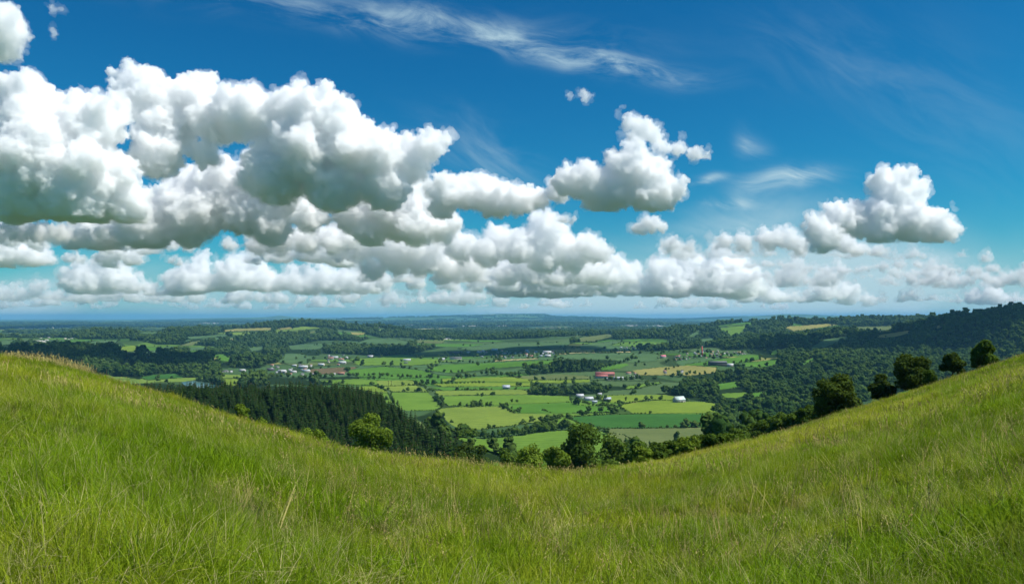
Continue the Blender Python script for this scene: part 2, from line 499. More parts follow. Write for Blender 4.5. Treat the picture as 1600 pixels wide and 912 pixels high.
def vnoise(x, y, seed=0):
    ix = np.floor(x).astype(np.int64); iy = np.floor(y).astype(np.int64)
    fx = x - ix; fy = y - iy
    fx = fx * fx * fx * (fx * (fx * 6 - 15) + 10); fy = fy * fy * fy * (fy * (fy * 6 - 15) + 10)
    a = hash2(ix, iy, seed); b = hash2(ix + 1, iy, seed); c = hash2(ix, iy + 1, seed); d = hash2(ix + 1, iy + 1, seed)
    return (a * (1 - fx) + b * fx) * (1 - fy) + (c * (1 - fx) + d * fx) * fy - 0.5


def fbm(x, y, size, octaves=4, seed=0, gain=0.5):
    out = 0.0; amp = 1.0
    for k in range(octaves):
        out = out + amp * vnoise(x / size + 17.3 * k, y / size - 9.1 * k, seed + k)
        size = size / 2.03; amp *= gain
    return out


def sstep(a, b, t):
    t = np.clip((t - a) / (b - a), 0, 1)
    return t * t * (3 - 2 * t)


# brow of the meadow as the photograph shows it: (column, row, distance of the brow in metres)
BROW = [(-1400, 440, 78), (-700, 478, 82), (-300, 512, 80), (0, 547, 74), (100, 562, 70), (200, 592, 66), (300, 622, 60), (400, 655, 55), (500, 685, 50),
        (600, 703, 47), (700, 716, 46), (770, 724, 47), (840, 728, 50), (900, 727, 54), (950, 724, 58), (1050, 712, 68), (1150, 690, 80), (1250, 662, 95),
        (1350, 630, 108), (1450, 600, 116), (1530, 574, 120), (1600, 552, 122), (1900, 480, 122), (2600, 400, 120)]
GRASS_H = 0.72
_bth = np.array([math.atan((x - CX) / F) for x, _, _ in BROW])
_bD = np.array([d for _, _, d in BROW], float)
_bE = np.array([(y - HY) / F * math.cos(t) for (_, y, _), t in zip(BROW, _bth)]) + GRASS_H / _bD
_th = np.concatenate([[-math.pi, -2.2], _bth, [1.9, math.pi]])
_E = np.concatenate([[-0.12, -0.10], _bE, [-0.10, -0.12]])
_D = np.concatenate([[90, 90], _bD, [100, 90]])
_tt = np.linspace(-math.pi, math.pi, 4096)
_ker = np.hanning(61); _ker /= _ker.sum()
_Et = np.convolve(np.pad(np.interp(_tt, _th, _E), 30, mode='edge'), _ker, 'valid')
_Dt = np.convolve(np.pad(np.interp(_tt, _th, _D), 30, mode='edge'), _ker, 'valid')
VALLEY = -150.0

# ridges: (column, row of the ground line, distance); half width; the ground falls from the ridge to the valley floor
RIDGES = [
    ([(1900, 470, 2300), (1750, 474, 2450), (1600, 482, 2600), (1575, 485, 2650), (1545, 493, 2700), (1500, 503, 2800), (1400, 518, 2850), (1320, 533, 2800), (1250, 555, 2500)], 620),
    ([(1060, 530, 4900), (1092, 512, 4800), (1150, 505, 4800), (1200, 502, 4900), (1300, 502, 5000), (1400, 499, 5000), (1480, 500, 4800), (1700, 496, 4500)], 1000),
    ([(300, 518, 5300), (400, 512, 5200), (440, 505, 5400), (500, 506, 5200), (550, 513, 5000), (640, 530, 4800)], 750),
    ([(-300, 525, 4000), (60, 530, 4100), (130, 527, 4200), (200, 519, 4400), (300, 519, 4700)], 850),
    ([(-400, 535, 2600), (-100, 544, 2500), (0, 546, 2400), (30, 544, 2400), (70, 549, 2350), (110, 552, 2300), (200, 565, 2200), (290, 577, 2150), (350, 592, 2100)], 420),
    ([(235, 590, 2500), (280, 577, 2600), (320, 566, 2700), (370, 562, 3000), (430, 557, 3300)], 320),
    ([(-60, 640, 560), (60, 632, 570), (150, 630, 580), (250, 630, 600), (350, 628, 620), (450, 625, 640), (510, 627, 640), (560, 638, 620), (620, 668, 590), (670, 696, 550), (720, 722, 510), (765, 752, 480)], 135),
    ([(1050, 730, 330), (1120, 706, 330), (1180, 688, 330), (1240, 668, 320), (1290, 650, 310), (1400, 620, 300), (1600, 565, 300)], 110),
    ([(0, 503, 36000), (200, 501.5, 36000), (400, 498.5, 32000), (415, 496.5, 31000), (435, 493, 31000), (450, 494, 31000), (462, 497, 31000), (700, 496.5, 30000), (740, 494.5, 27000), (790, 490, 26000),
      (850, 489.5, 26000), (868, 494.5, 26000), (900, 496.5, 28000), (1100, 498, 30000), (1180, 493.5, 28000), (1230, 490.5, 28000), (1330, 493.5, 28000), (1380, 497, 28000), (1700, 498, 30000)], 4500),
    ([(-100, 516, 7600), (60, 514, 7800), (200, 512.5, 8200), (330, 511, 8600)], 900),
    ([(660, 507, 13000), (800, 506, 13000), (950, 506, 12500), (1080, 507, 12000)], 1500),
    ([(560, 518, 7000), (700, 519, 7200), (850, 519, 7400), (980, 519, 7000)], 600),
]
_RID, _NEAR_RID = [], []
for pts, w in RIDGES:
    P3 = np.array([[(px - CX) / F * d, d, (HY - py) / F * d] for px, py, d in pts])
    (_NEAR_RID if P3[:, 1].max() < 800 else _RID).append((P3, w))


def seg_interp(x, y, P3):
    best = np.full(x.shape, 1e18); zs = np.zeros(x.shape); ws = np.zeros(x.shape)
    for i in range(len(P3) - 1):
        a, b = P3[i], P3[i + 1]
        ex, ey = b[0] - a[0], b[1] - a[1]
        t = np.clip(((x - a[0]) * ex + (y - a[1]) * ey) / (ex * ex + ey * ey), 0, 1)
        d2 = (x - a[0] - t * ex) ** 2 + (y - a[1] - t * ey) ** 2
        best = np.minimum(best, d2)
        w = 1.0 / (d2 + 900.0) ** 1.5
        zs += w * (a[2] + t * (b[2] - a[2])); ws += w
    return np.sqrt(best), zs / ws


def add_ridges(x, y, base, ridges):
    out = base.copy()
    for P3, w in ridges:
        k = (x > P3[:, 0].min() - 3.2 * w) & (x < P3[:, 0].max() + 3.2 * w) & (y > P3[:, 1].min() - 3.2 * w) & (y < P3[:, 1].max() + 3.2 * w)
        if not k.any(): continue
        xs, ys, bs = x[k], y[k], base[k]
        d, z = seg_interp(xs, ys, P3)
        wv = w * (1.0 + 0.55 * fbm(xs, ys, w * 0.9, 3, 11))
        hgt = bs + (z - bs) * np.exp(-(d / wv) ** 2)
        out[k] = np.where(z > bs, np.maximum(out[k], hgt), out[k])
    return out


def landscape(x, y):
    r = np.hypot(x, y)
    base = VALLEY + 2.2 * fbm(x, y, 420, 2, 3)
    far = r > 5000
    if far.any():
        base[far] += sstep(5000, 9000, r[far]) * 26 * fbm(x[far], y[far], 2600, 4, 5)
    out = add_ridges(x, y, base, _RID)
    k = out - base > 0.5
    if k.any():
        steep = np.clip((out[k] - base[k]) / 25.0, 0, 1)
        out[k] += steep * 9.0 * fbm(x[k], y[k], 330, 3, 21) * np.clip(r[k] / 2500, 0.15, 1.0)
    return out


def ground(x, y):
    x = np.atleast_1d(np.asarray(x, float)); y = np.atleast_1d(np.asarray(y, float))
    r = np.hypot(x, y) + 1e-6
    th = np.arctan2(x, y)
    E = np.interp(th, _tt, _Et); D = np.interp(th, _tt, _Dt)
    k = EYE * (1 - r / D) ** 2
    k = np.where(r > D, k / (1 + k / 14.0), k)
    hill = EYE - E * r - k
    hill = np.where(hill > 8, 8 + 12 * np.tanh((hill - 8) / 12), hill)        # the hilltop behind the viewer levels off
    # tussocky unevenness of the meadow, away from the eye
    nr_ = r < 400
    if nr_.any():
        xn, yn, rn = x[nr_], y[nr_], r[nr_]
        bump = sstep(2, 12, rn) * (0.13 * fbm(xn, yn, 2.6, 3, 31) + 0.42 * sstep(8, 40, rn) * fbm(xn, yn, 13.0, 3, 41))
        hill[nr_] += bump * (1 - sstep(0.8, 1.2, rn / D[nr_]) * 0.5)
    lo = np.clip(D * 1.5, 80, 170); hi = lo + 330 + 600 * np.clip(E / 0.18, 0, 1)
    front = np.cos(th)
    w = sstep(0, 1, (r - lo) / (hi - lo))
    w = np.where(front < 0.25, w * sstep(-0.2, 0.25, front), w)
    shp = x.shape
    x1, y1 = np.atleast_1d(x).ravel(), np.atleast_1d(y).ravel()
    L = landscape(x1, y1)
    out = hill.reshape(-1) * (1 - w.reshape(-1)) + L * w.reshape(-1)
    k = (np.atleast_1d(r).ravel() < 1500) & (y1 > 0)
    if k.any():
        out[k] = add_ridges(x1[k], y1[k], out[k], _NEAR_RID)
    return out.reshape(shp)


def to_pix(x, y, z):
    return CX + F * x / y, HY - F * (z - EYE) / y


def hit(px, py, dmin=20.0, dmax=60000.0, n=380):
    """World points where the rays through photo pixels first meet the ground beyond dmin metres."""
    px = np.atleast_1d(np.asarray(px, float)); py = np.atleast_1d(np.asarray(py, float))
    s = (px - CX) / F; e = (HY - py) / F
    d = np.geomspace(dmin, dmax, n)
    X = s[:, None] * d[None]; Y = np.broadcast_to(d[None], X.shape)
    below = EYE + e[:, None] * d[None] - ground(X, Y) < 0
    below[:, 0] = False
    ok = below.any(1)
    idx = np.where(ok, below.argmax(1), n - 1)
    lo = d[np.maximum(idx - 1, 0)]; hi = d[idx]
    for _ in range(9):
        m = (lo + hi) / 2
        bl = EYE + e * m - ground(s * m, m) < 0
        hi = np.where(bl, m, hi); lo = np.where(bl, lo, m)
    m = (lo + hi) / 2
    return np.stack([s * m, m, ground(s * m, m)], 1), ok


def in_poly(px, py, poly):
    px = np.asarray(px); py = np.asarray(py)
    inside = np.zeros(px.shape, bool)
    n = len(poly)
    for i in range(n):
        x0, y0 = poly[i]; x1, y1 = poly[(i + 1) % n]
        c = ((y0 > py) != (y1 > py))
        if y1 != y0:
            c &= px < (x1 - x0) * (py - y0) / (y1 - y0) + x0
        inside ^= c
    return inside
# ---------------------------------------------------------------- land cover (photo pixels -> places on the terrain)
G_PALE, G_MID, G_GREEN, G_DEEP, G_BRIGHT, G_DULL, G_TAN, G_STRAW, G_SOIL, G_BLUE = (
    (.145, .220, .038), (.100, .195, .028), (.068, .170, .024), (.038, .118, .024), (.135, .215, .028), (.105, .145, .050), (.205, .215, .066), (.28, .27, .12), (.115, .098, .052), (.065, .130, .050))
FIELDS = [
    (G_MID, [(714, 684), (765, 684), (814, 679), (846, 674), (892, 672), (940, 674), (975, 680), (1000, 695), (985, 706), (900, 714), (790, 710), (735, 700)], 'cut'),
    (G_PALE, [(690, 638), (714, 636), (787, 635), (797, 641), (810, 646), (868, 648), (874, 652), (862, 656), (815, 663), (770, 669), (722, 673), (703, 662), (682, 642)], 'cut'),
    (G_GREEN, [(801, 632), (870, 630), (892, 629), (905, 633), (932, 635), (962, 637), (966, 643), (895, 645), (812, 645), (799, 638)], 'plain'),
    (G_MID, [(745, 618), (822, 617), (890, 619), (893, 628), (870, 629), (801, 631), (780, 633), (700, 634), (694, 630), (686, 619)], 'cut'),
    (G_PALE, [(680, 611), (815, 609), (827, 612), (823, 616), (745, 617), (684, 618)], 'plain'),
    (G_MID, [(612, 613), (668, 613), (678, 622), (690, 637), (680, 641), (640, 642), (626, 640), (617, 632), (610, 620)], 'plain'),
    (G_PALE, [(592, 604), (650, 602), (663, 607), (668, 612), (612, 612), (604, 608)], 'plain'),
    (G_BRIGHT, [(562, 604), (584, 603), (599, 608), (606, 613), (560, 612)], 'plain'),
    (G_MID, [(560, 613), (606, 614), (609, 620), (614, 632), (590, 626), (570, 616)], 'plain'),
    (G_PALE, [(588, 595), (638, 594), (662, 598), (655, 602), (592, 603)], 'cut'),
    (G_BRIGHT, [(674, 600), (735, 597), (830, 598), (829, 603), (690, 604)], 'plain'),
    (G_GREEN, [(672, 605), (829, 604), (826, 608), (690, 610)], 'plain'),
    (G_BRIGHT, [(690, 592), (740, 590), (800, 589), (832, 594), (830, 597), (735, 596), (690, 597)], 'plain'),
    (G_DULL, [(800, 588), (880, 585), (922, 588), (922, 592), (880, 593), (826, 593)], 'plain'),
    (G_BRIGHT, [(826, 594), (880, 594), (922, 593), (921, 597), (880, 599), (832, 598)], 'cut'),
    (G_BRIGHT, [(966, 633), (1000, 628), (1030, 625), (1070, 627), (1100, 628), (1128, 632), (1115, 645), (990, 646), (984, 643)], 'cut'),
    (G_BRIGHT, [(925, 620), (945, 618), (985, 617), (1040, 617), (1066, 622), (1058, 626), (1015, 624), (985, 629), (955, 629)], 'plain'),
    (G_DEEP, [(884, 652), (950, 648), (1000, 647), (1112, 647), (1130, 650), (1114, 666), (1060, 668), (945, 669), (905, 661)], 'plain'),
    (G_DULL, [(945, 670), (1060, 669), (1114, 667), (1110, 690), (1060, 697), (1000, 700), (970, 690), (950, 682)], 'plain'),
    (G_MID, [(870, 649), (900, 647), (966, 645), (950, 647), (884, 651), (903, 661), (943, 670), (905, 671), (862, 667), (850, 660), (876, 654)], 'plain'),
    (G_TAN, [(987, 579), (1030, 574), (1075, 571), (1120, 574), (1119, 582), (1080, 587), (1040, 586), (1000, 586)], 'cut'),
    (G_GREEN, [(1066, 571), (1120, 562), (1168, 556), (1190, 556), (1186, 562), (1120, 573), (1090, 571)], 'plain'),
    (G_GREEN, [(1160, 567), (1215, 562), (1217, 570), (1190, 574), (1162, 573)], 'plain'),
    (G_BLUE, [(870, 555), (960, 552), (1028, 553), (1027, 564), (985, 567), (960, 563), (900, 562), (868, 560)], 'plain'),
    (G_STRAW, [(770, 563.5), (800, 561.5), (840, 559.7), (840, 561.3), (800, 563.3), (774, 565)], 'plain'),
    (G_STRAW, [(872, 552.5), (905, 550), (985, 549.3), (985, 550.6), (905, 551.6), (874, 554)], 'plain'),
    (G_BLUE, [(715, 545), (760, 537.5), (850, 534.5), (895, 535), (882, 543), (800, 546), (730, 548)], 'cut'),
    (G_GREEN, [(775, 566.5), (868, 563), (862, 569), (790, 574), (700, 583), (664, 578), (690, 570)], 'plain'),
    (G_MID, [(545, 561), (600, 558.5), (690, 561), (686, 568), (640, 571), (560, 571)], 'plain'),
    (G_GREEN, [(540, 579), (600, 573), (660, 579), (690, 588), (620, 592), (560, 589)], 'plain'),
    (G_SOIL, [(484, 577), (530, 574), (560, 573), (538, 583), (500, 585), (486, 584)], 'plain'),
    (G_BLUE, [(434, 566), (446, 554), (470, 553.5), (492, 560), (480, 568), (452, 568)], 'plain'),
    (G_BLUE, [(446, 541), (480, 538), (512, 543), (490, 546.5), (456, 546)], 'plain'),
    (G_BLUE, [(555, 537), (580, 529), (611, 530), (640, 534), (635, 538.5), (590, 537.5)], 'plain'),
    (G_DULL, [(650, 532), (695, 533), (690, 537), (650, 536.5)], 'plain'),
    (G_TAN, [(347, 516.5), (370, 513.8), (425, 512), (424, 515.8), (390, 517), (350, 518)], 'plain'),
    (G_TAN, [(431, 514), (455, 511), (458, 513.8), (440, 515.5)], 'plain'),
    (G_DULL, [(478, 521), (488, 517.8), (498, 518), (486, 521.3)], 'plain'),
    (G_BRIGHT, [(174, 545), (200, 541), (214, 540), (212, 548), (199, 550), (190, 547)], 'plain'),
    (G_BLUE, [(125, 539), (150, 533), (187, 531.5), (180, 536.5), (140, 540)], 'plain'),
    (G_DULL, [(185, 568), (215, 554), (224, 553), (200, 567), (188, 570)], 'plain'),
    (G_BLUE, [(225, 553), (262, 541), (272, 541.5), (245, 550), (228, 557)], 'plain'),
    (G_GREEN, [(322, 556), (350, 553), (364, 564), (346, 567), (338, 558)], 'plain'),
    (G_BLUE, [(0, 533), (26, 531.5), (20, 537), (0, 541)], 'plain'),
    (G_DEEP, [(218, 590), (240, 586), (275, 584), (286, 590), (232, 594)], 'plain'),  # the shade lying on this field is put into its darker green
    (G_BRIGHT, [(345, 592.5), (371, 591.5), (378, 600), (362, 603), (350, 599)], 'plain'),
    (G_BLUE, [(428, 601), (480, 602), (466, 606), (434, 606)], 'plain'),
    (G_MID, [(1121, 514), (1165, 509), (1161, 520), (1140, 525), (1136, 519)], 'plain'),
    (G_TAN, [(1225, 511), (1296, 506), (1309, 508), (1290, 511), (1240, 517.5)], 'cut'),
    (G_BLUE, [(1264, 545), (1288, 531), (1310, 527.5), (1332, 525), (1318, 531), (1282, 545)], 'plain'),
    (G_TAN, [(1360, 526), (1385, 522), (1422, 516), (1426, 519), (1400, 526), (1375, 528)], 'plain'),
    (G_PALE, [(1336, 533), (1352, 529), (1357, 530), (1340, 535)], 'plain'),
    (G_STRAW, [(795, 517), (830, 512.5), (880, 511.5), (910, 512.5), (885, 516)], 'plain'),
    (G_STRAW, [(915, 516), (958, 514.8), (955, 517), (917, 517.6)], 'plain'),
    (G_STRAW, [(620, 514.4), (685, 513.2), (714, 513.8), (714, 515), (650, 515.4)], 'plain'),
    (G_DULL, [(905, 528), (950, 522), (962, 524), (930, 533), (905, 534)], 'plain'),
    (G_BLUE, [(905, 540), (960, 532), (972, 533), (940, 545), (908, 547)], 'plain'),
    (G_GREEN, [(935, 573), (975, 568), (983, 570), (968, 576), (940, 579)], 'plain'),
    (G_GREEN, [(1120, 600), (1150, 596), (1162, 598), (1156, 605), (1124, 609)], 'plain'),
    (G_MID, [(1128, 615), (1166, 613), (1176, 616), (1150, 622), (1130, 621)], 'plain'),
    (G_GREEN, [(1170, 615), (1200, 611), (1204, 617), (1176, 621)], 'plain'),
    (G_MID, [(975, 604), (1030, 597), (1034, 599), (1000, 606), (978, 608)], 'plain'),
    (G_MID, [(500, 595), (560, 592), (590, 594), (590, 601), (560, 602), (520, 600)], 'plain'),
    (G_BLUE, [(205, 519), (240, 516), (262, 517), (235, 523)], 'plain'), (G_BLUE, [(285, 527), (350, 523), (356, 526), (300, 530)], 'plain'), (G_BLUE, [(290, 544), (318, 542), (323, 547), (296, 548)], 'plain'),
    (G_DULL, [(278, 541), (300, 534), (317, 532), (300, 540)], 'plain'), (G_BLUE, [(0, 523), (40, 521.5), (60, 524), (20, 528)], 'plain'), (G_TAN, [(548, 519), (572, 521), (565, 524), (550, 523)], 'plain'),
    (G_TAN, [(354, 530), (367, 529), (365, 533)], 'plain'), (G_DULL, [(1336, 511), (1396, 509.5), (1390, 516), (1340, 515)], 'plain'), (G_TAN, [(1458, 511), (1478, 505.5), (1482, 508), (1464, 513.5)], 'plain'),
    (G_GREEN, [(1250, 567), (1272, 559), (1276, 562), (1256, 570)], 'plain'), (G_GREEN, [(1202, 551), (1217, 545), (1216, 552), (1206, 555)], 'plain'), (G_BLUE, [(1072, 527), (1092, 516), (1097, 518), (1079, 529)], 'plain'),
    (G_MID, [(1176, 628), (1194, 621), (1198, 625), (1180, 631)], 'plain'), (G_BLUE, [(384, 545), (410, 541), (414, 545), (392, 550)], 'plain'), (G_BLUE, [(60, 515), (110, 513), (118, 516), (70, 518)], 'plain'),
    (G_BLUE, [(1090, 531), (1112, 528), (1116, 531), (1098, 536)], 'plain'),
]
WOODS = {   # name of each far wood -> polygons in photo pixels, crown size in metres, spacing in metres
    'right': ([[(1700, 470), (1600, 478), (1500, 500), (1400, 512), (1320, 528), (1250, 548), (1205, 560), (1180, 575), (1160, 578), (1100, 584), (1040, 588), (990, 598), (915, 600), (825, 608),
                (822, 618), (880, 621), (905, 617), (985, 615), (1050, 616), (1075, 623), (1128, 631), (1132, 648), (1118, 662), (1125, 675), (1180, 668), (1260, 640), (1300, 640), (1700, 540)]], 13, 10.5),
    'plateau': ([[(1075, 518), (1110, 508), (1160, 500), (1300, 498), (1480, 497), (1600, 498), (1500, 510), (1400, 520), (1320, 534), (1250, 550), (1200, 562), (1180, 553), (1100, 549), (1030, 550), (990, 546), (975, 540), (985, 528)]], 17, 15),
    'left': ([[(-40, 536), (0, 537), (40, 538), (110, 545), (140, 541), (190, 530), (125, 530), (60, 524), (0, 528), (0, 517), (130, 518), (320, 510), (440, 500), (500, 502), (560, 512), (650, 522), (700, 528), (690, 532), (650, 530), (640, 528), (580, 528), (555, 536),
                (640, 539), (690, 538), (700, 541), (640, 553), (560, 556.5), (545, 560), (500, 553), (495, 560), (470, 552), (446, 552), (434, 566), (400, 576), (360, 582), (330, 588), (290, 590), (250, 583), (215, 592), (160, 580), (-40, 580)]], 15, 12.5),
    'shaded': ([[(-60, 541), (30, 538), (70, 542), (110, 546), (160, 549), (215, 558), (300, 570), (345, 578), (338, 588), (290, 590), (215, 592), (140, 582), (-60, 582)]], 14, 11.0),
    'middle': ([[(860, 580), (800, 579), (760, 583), (760, 588), (800, 587), (860, 583), (930, 580), (960, 569), (1000, 559), (985, 553), (930, 556), (895, 561), (860, 571), (820, 574)],
                [(300, 594), (345, 588), (400, 583), (440, 590), (480, 589), (560, 588), (562, 596), (500, 603), (430, 600), (400, 605), (345, 606), (330, 598)],
                [(690, 545), (720, 544), (740, 548), (720, 553), (690, 553)], [(905, 523), (960, 517), (1060, 520), (980, 530), (950, 531), (905, 538), (880, 545)],
                [(600, 520), (900, 520), (900, 526), (760, 531), (640, 527)], [(500, 512), (700, 508), (1000, 508), (1080, 512), (1080, 517), (900, 519), (700, 519)]], 14, 11),
    'lower': ([[(650, 652), (672, 646), (690, 650), (720, 684), (760, 706), (800, 712), (860, 712), (840, 724), (740, 724), (690, 690)],
               [(960, 693), (1010, 699), (1060, 698), (1110, 691), (1125, 664), (1136, 650), (1180, 652), (1260, 641), (1290, 640), (1200, 680), (1120, 700), (1000, 718)]], 9, 8.0),
}
CONIFER_WOOD = [(120, 600), (240, 598), (310, 603), (400, 602), (500, 603), (556, 610), (600, 632), (650, 668), (690, 690), (730, 720), (640, 760), (400, 760), (120, 690)]
VILLAGES = [[(415, 569), (488, 569), (486, 588), (415, 589)], [(500, 553), (542, 553), (542, 573), (498, 574)], [(675, 556), (730, 556), (730, 565), (675, 566)], [(740, 547), (870, 547), (880, 558), (840, 560), (770, 563), (735, 560)],
            [(1030, 549), (1165, 547), (1170, 556), (1120, 562), (1060, 570), (1030, 566)], [(930, 581), (1000, 579), (1000, 594), (930, 594)], [(1036, 580), (1070, 580), (1070, 587), (1036, 587)],
            [(900, 616), (962, 616), (962, 632), (930, 633), (900, 624)], [(1100, 566), (1150, 566), (1150, 575), (1100, 576)], [(344, 575), (390, 575), (390, 587), (344, 588)], [(960, 541), (996, 541), (996, 550), (960, 550)]]
LAKE = [(283, 598), (300, 596.5), (325, 599), (343, 604), (341, 606.5), (315, 607), (290, 603.5)]


def wood_mask(px, py, name):
    m = np.zeros(np.shape(px), bool)
    for poly in WOODS[name][0]:
        m |= in_poly(px, py, poly)
    return m


def cleared(px, py):
    m = in_poly(px, py, LAKE)
    for _, poly, _ in FIELDS:
        m |= in_poly(px, py, poly)
    for poly in VILLAGES:
        m |= in_poly(px, py, poly)
    return m


GLADE = {'right': -0.33, 'plateau': -0.17, 'left': -0.10, 'middle': -0.08, 'shaded': -9.0, 'lower': -0.25}


def wooded(x, y, px, py, name):
    """Where the wood really stands: inside its outline, outside clearings, with ragged glades."""
    m = wood_mask(px, py, name) & ~cleared(px, py)
    k = np.where(m)
    n = fbm(x[k], y[k], 300, 3, 77 + list(WOODS).index(name))
    m[k] = n > GLADE[name]
    return m


# ---------------------------------------------------------------- ground sheet
def ground_material():
    m, T = new_mat('countryside')
    geo = T.n('ShaderNodeNewGeometry')
    pos = geo.outputs['Position']
    meadow = T.n('ShaderNodeAttribute', attribute_name='meadow').outputs['Fac']
    wood = T.n('ShaderNodeAttribute', attribute_name='wood').outputs['Fac']
    flat = T.vmath('MULTIPLY', pos, (1.0, 1.0, 0.0))
    warp = T.n('ShaderNodeTexNoise', {'Vector': flat, 'Scale': 0.0016, 'Detail': 2.0}).outputs['Color']
    fw = T.vmath('ADD', flat, T.vmath('SCALE', T.vmath('SUBTRACT', warp, (0.5, 0.5, 0.5)), s=420.0))
    vo = T.n('ShaderNodeTexVoronoi', {'Vector': T.vmath('MULTIPLY', fw, (1 / 420.0, 1 / 300.0, 0.0)), 'Scale': 1.0, 'Randomness': 0.85})
    r = T.n('ShaderNodeSeparateColor', {0: vo.outputs['Color']})
    ramp = T.n('ShaderNodeValToRGB', {'Fac': r.outputs[0]})
    cr = ramp.color_ramp; cr.interpolation = 'CONSTANT'
    cols = [(0.0, G_BLUE), (.16, (.05, .10, .035)), (.34, G_MID), (.5, G_GREEN), (.64, (.07, .12, .045)), (.78, G_DULL), (.88, G_PALE), (.95, G_TAN)]
    while len(cr.elements) < len(cols): cr.elements.new(0.5)
    for e, (p, c) in zip(cr.elements, cols):
        e.position = p; e.color = rgba(*c)
    # hedges between the patches: thin dark network
    ve = T.n('ShaderNodeTexVoronoi', {'Vector': T.vmath('MULTIPLY', fw, (1 / 420.0, 1 / 300.0, 0.0)), 'Scale': 1.0, 'Randomness': 0.85}, feature='DISTANCE_TO_EDGE').outputs['Distance']
    n1 = T.noise(flat, 0.012, 4.0, 0.6)
    hedge = T.maprange(ve, 0.022, 0.03, 1.0, 0.0)
    c = T.mix(T.math('MULTIPLY', hedge, 0.85), ramp.outputs[0], rgba(.020, .040, .014))
    n2 = T.noise(flat, 0.05, 5.0, 0.65)
    c = T.mix(T.maprange(n2, 0.35, 0.7, 0.0, 0.35), c, rgba(.06, .085, .03))
    n3 = T.noise(flat, 0.0022, 4.0, 0.6)
    c = T.mix(T.maprange(n3, 0.52, 0.6, 0.0, 0.75), c, rgba(.030, .055, .018))
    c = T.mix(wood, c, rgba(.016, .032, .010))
    soil = T.mix(T.noise(flat, 1.3, 5.0, 0.7), rgba(.030, .050, .010), rgba(.075, .085, .022))
    c = T.mix(meadow, c, soil)
    b = T.n('ShaderNodeBsdfDiffuse', {'Color': c})
    T.n('ShaderNodeOutputMaterial', {'Surface': b.outputs[0]})
    return m


az = np.concatenate([np.linspace(-math.pi, -0.70, 90)[:-1], np.linspace(-0.70, 0.70, 900), np.linspace(0.70, math.pi, 90)[1:-1]])
rr = np.concatenate([np.geomspace(0.4, 120, 170)[:-1], np.geomspace(120, 1200, 170)[:-1], np.geomspace(1200, 6500, 280)[:-1], np.geomspace(6500, 60000, 170)])
_A, _R = np.meshgrid(az, rr)
_X = np.sin(_A) * _R; _Y = np.cos(_A) * _R
_Z = ground(_X, _Y)
na, nr = len(az), len(rr)
_V = np.concatenate([np.stack([_X, _Y, _Z], -1).reshape(-1, 3), [[0, 0, float(ground(np.array([0.0]), np.array([0.001]))[0])]]])
_i, _j = np.meshgrid(np.arange(nr - 1), np.arange(na), indexing='ij')
_j2 = (_j + 1) % na
_F = np.stack([_i * na + _j, _i * na + _j2, (_i + 1) * na + _j2, (_i + 1) * na + _j], -1).reshape(-1, 4)[:, ::-1]
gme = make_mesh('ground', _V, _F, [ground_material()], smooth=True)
_fr = np.where(_Y > 1.0, 1.0, 0.0)
_px, _py = to_pix(_X, np.maximum(_Y, 1.0), _Z)
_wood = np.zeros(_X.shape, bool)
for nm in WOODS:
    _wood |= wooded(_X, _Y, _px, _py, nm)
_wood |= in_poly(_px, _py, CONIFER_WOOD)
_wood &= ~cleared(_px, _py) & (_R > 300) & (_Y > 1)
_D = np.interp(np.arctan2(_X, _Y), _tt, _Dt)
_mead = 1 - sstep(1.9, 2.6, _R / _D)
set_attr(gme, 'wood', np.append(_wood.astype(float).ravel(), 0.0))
set_attr(gme, 'meadow', np.append(_mead.ravel(), 1.0))
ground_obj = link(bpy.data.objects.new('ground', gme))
tag(ground_obj, 'rolling grassland ground from the near hillside across the valley to the horizon', None, None, 'structure')


# ---------------------------------------------------------------- fields and lake: thin sheets over the ground
def field_material(col, kind, seed):
    m, T = new_mat('field_grass')
    geo = T.n('ShaderNodeNewGeometry')
    flat = T.vmath('MULTIPLY', geo.outputs['Position'], (1.0, 1.0, 0.0))
    a = random.uniform(-0.5, 0.5)
    sep = T.n('ShaderNodeSeparateXYZ', {0: flat})
    along = T.math('ADD', T.math('MULTIPLY', sep.outputs[0], math.sin(a)), T.math('MULTIPLY', sep.outputs[1], math.cos(a)))
    wob = T.noise(flat, 0.02, 3.0)
    st = T.math('SINE', T.math('ADD', T.math('MULTIPLY', along, 0.42 if kind == 'cut' else 0.30), T.math('MULTIPLY', wob, 14.0)))
    n1 = T.noise(flat, 0.009, 5.0, 0.6); n2 = T.noise(flat, 0.09, 4.0, 0.7)
    f = T.math('ADD', T.math('MULTIPLY', T.math('SUBTRACT', n1, 0.5), 1.6), T.math('MULTIPLY', T.math('SUBTRACT', n2, 0.5), 0.9))
    f = T.math('ADD', f, T.math('MULTIPLY', st, 0.16 if kind == 'cut' else 0.05))
    f = T.math('ADD', f, 0.5, clamp=True)
    lo = tuple(c * 0.72 for c in col); hi = (min(col[0] * 1.35, .5), col[1] * 1.18, col[2] * 1.2)
    c = T.mix(f, rgba(*lo), rgba(*hi))
    b = T.n('ShaderNodeBsdfDiffuse', {'Color': c})
    T.n('ShaderNodeOutputMaterial', {'Surface': b.outputs[0]})
    return m


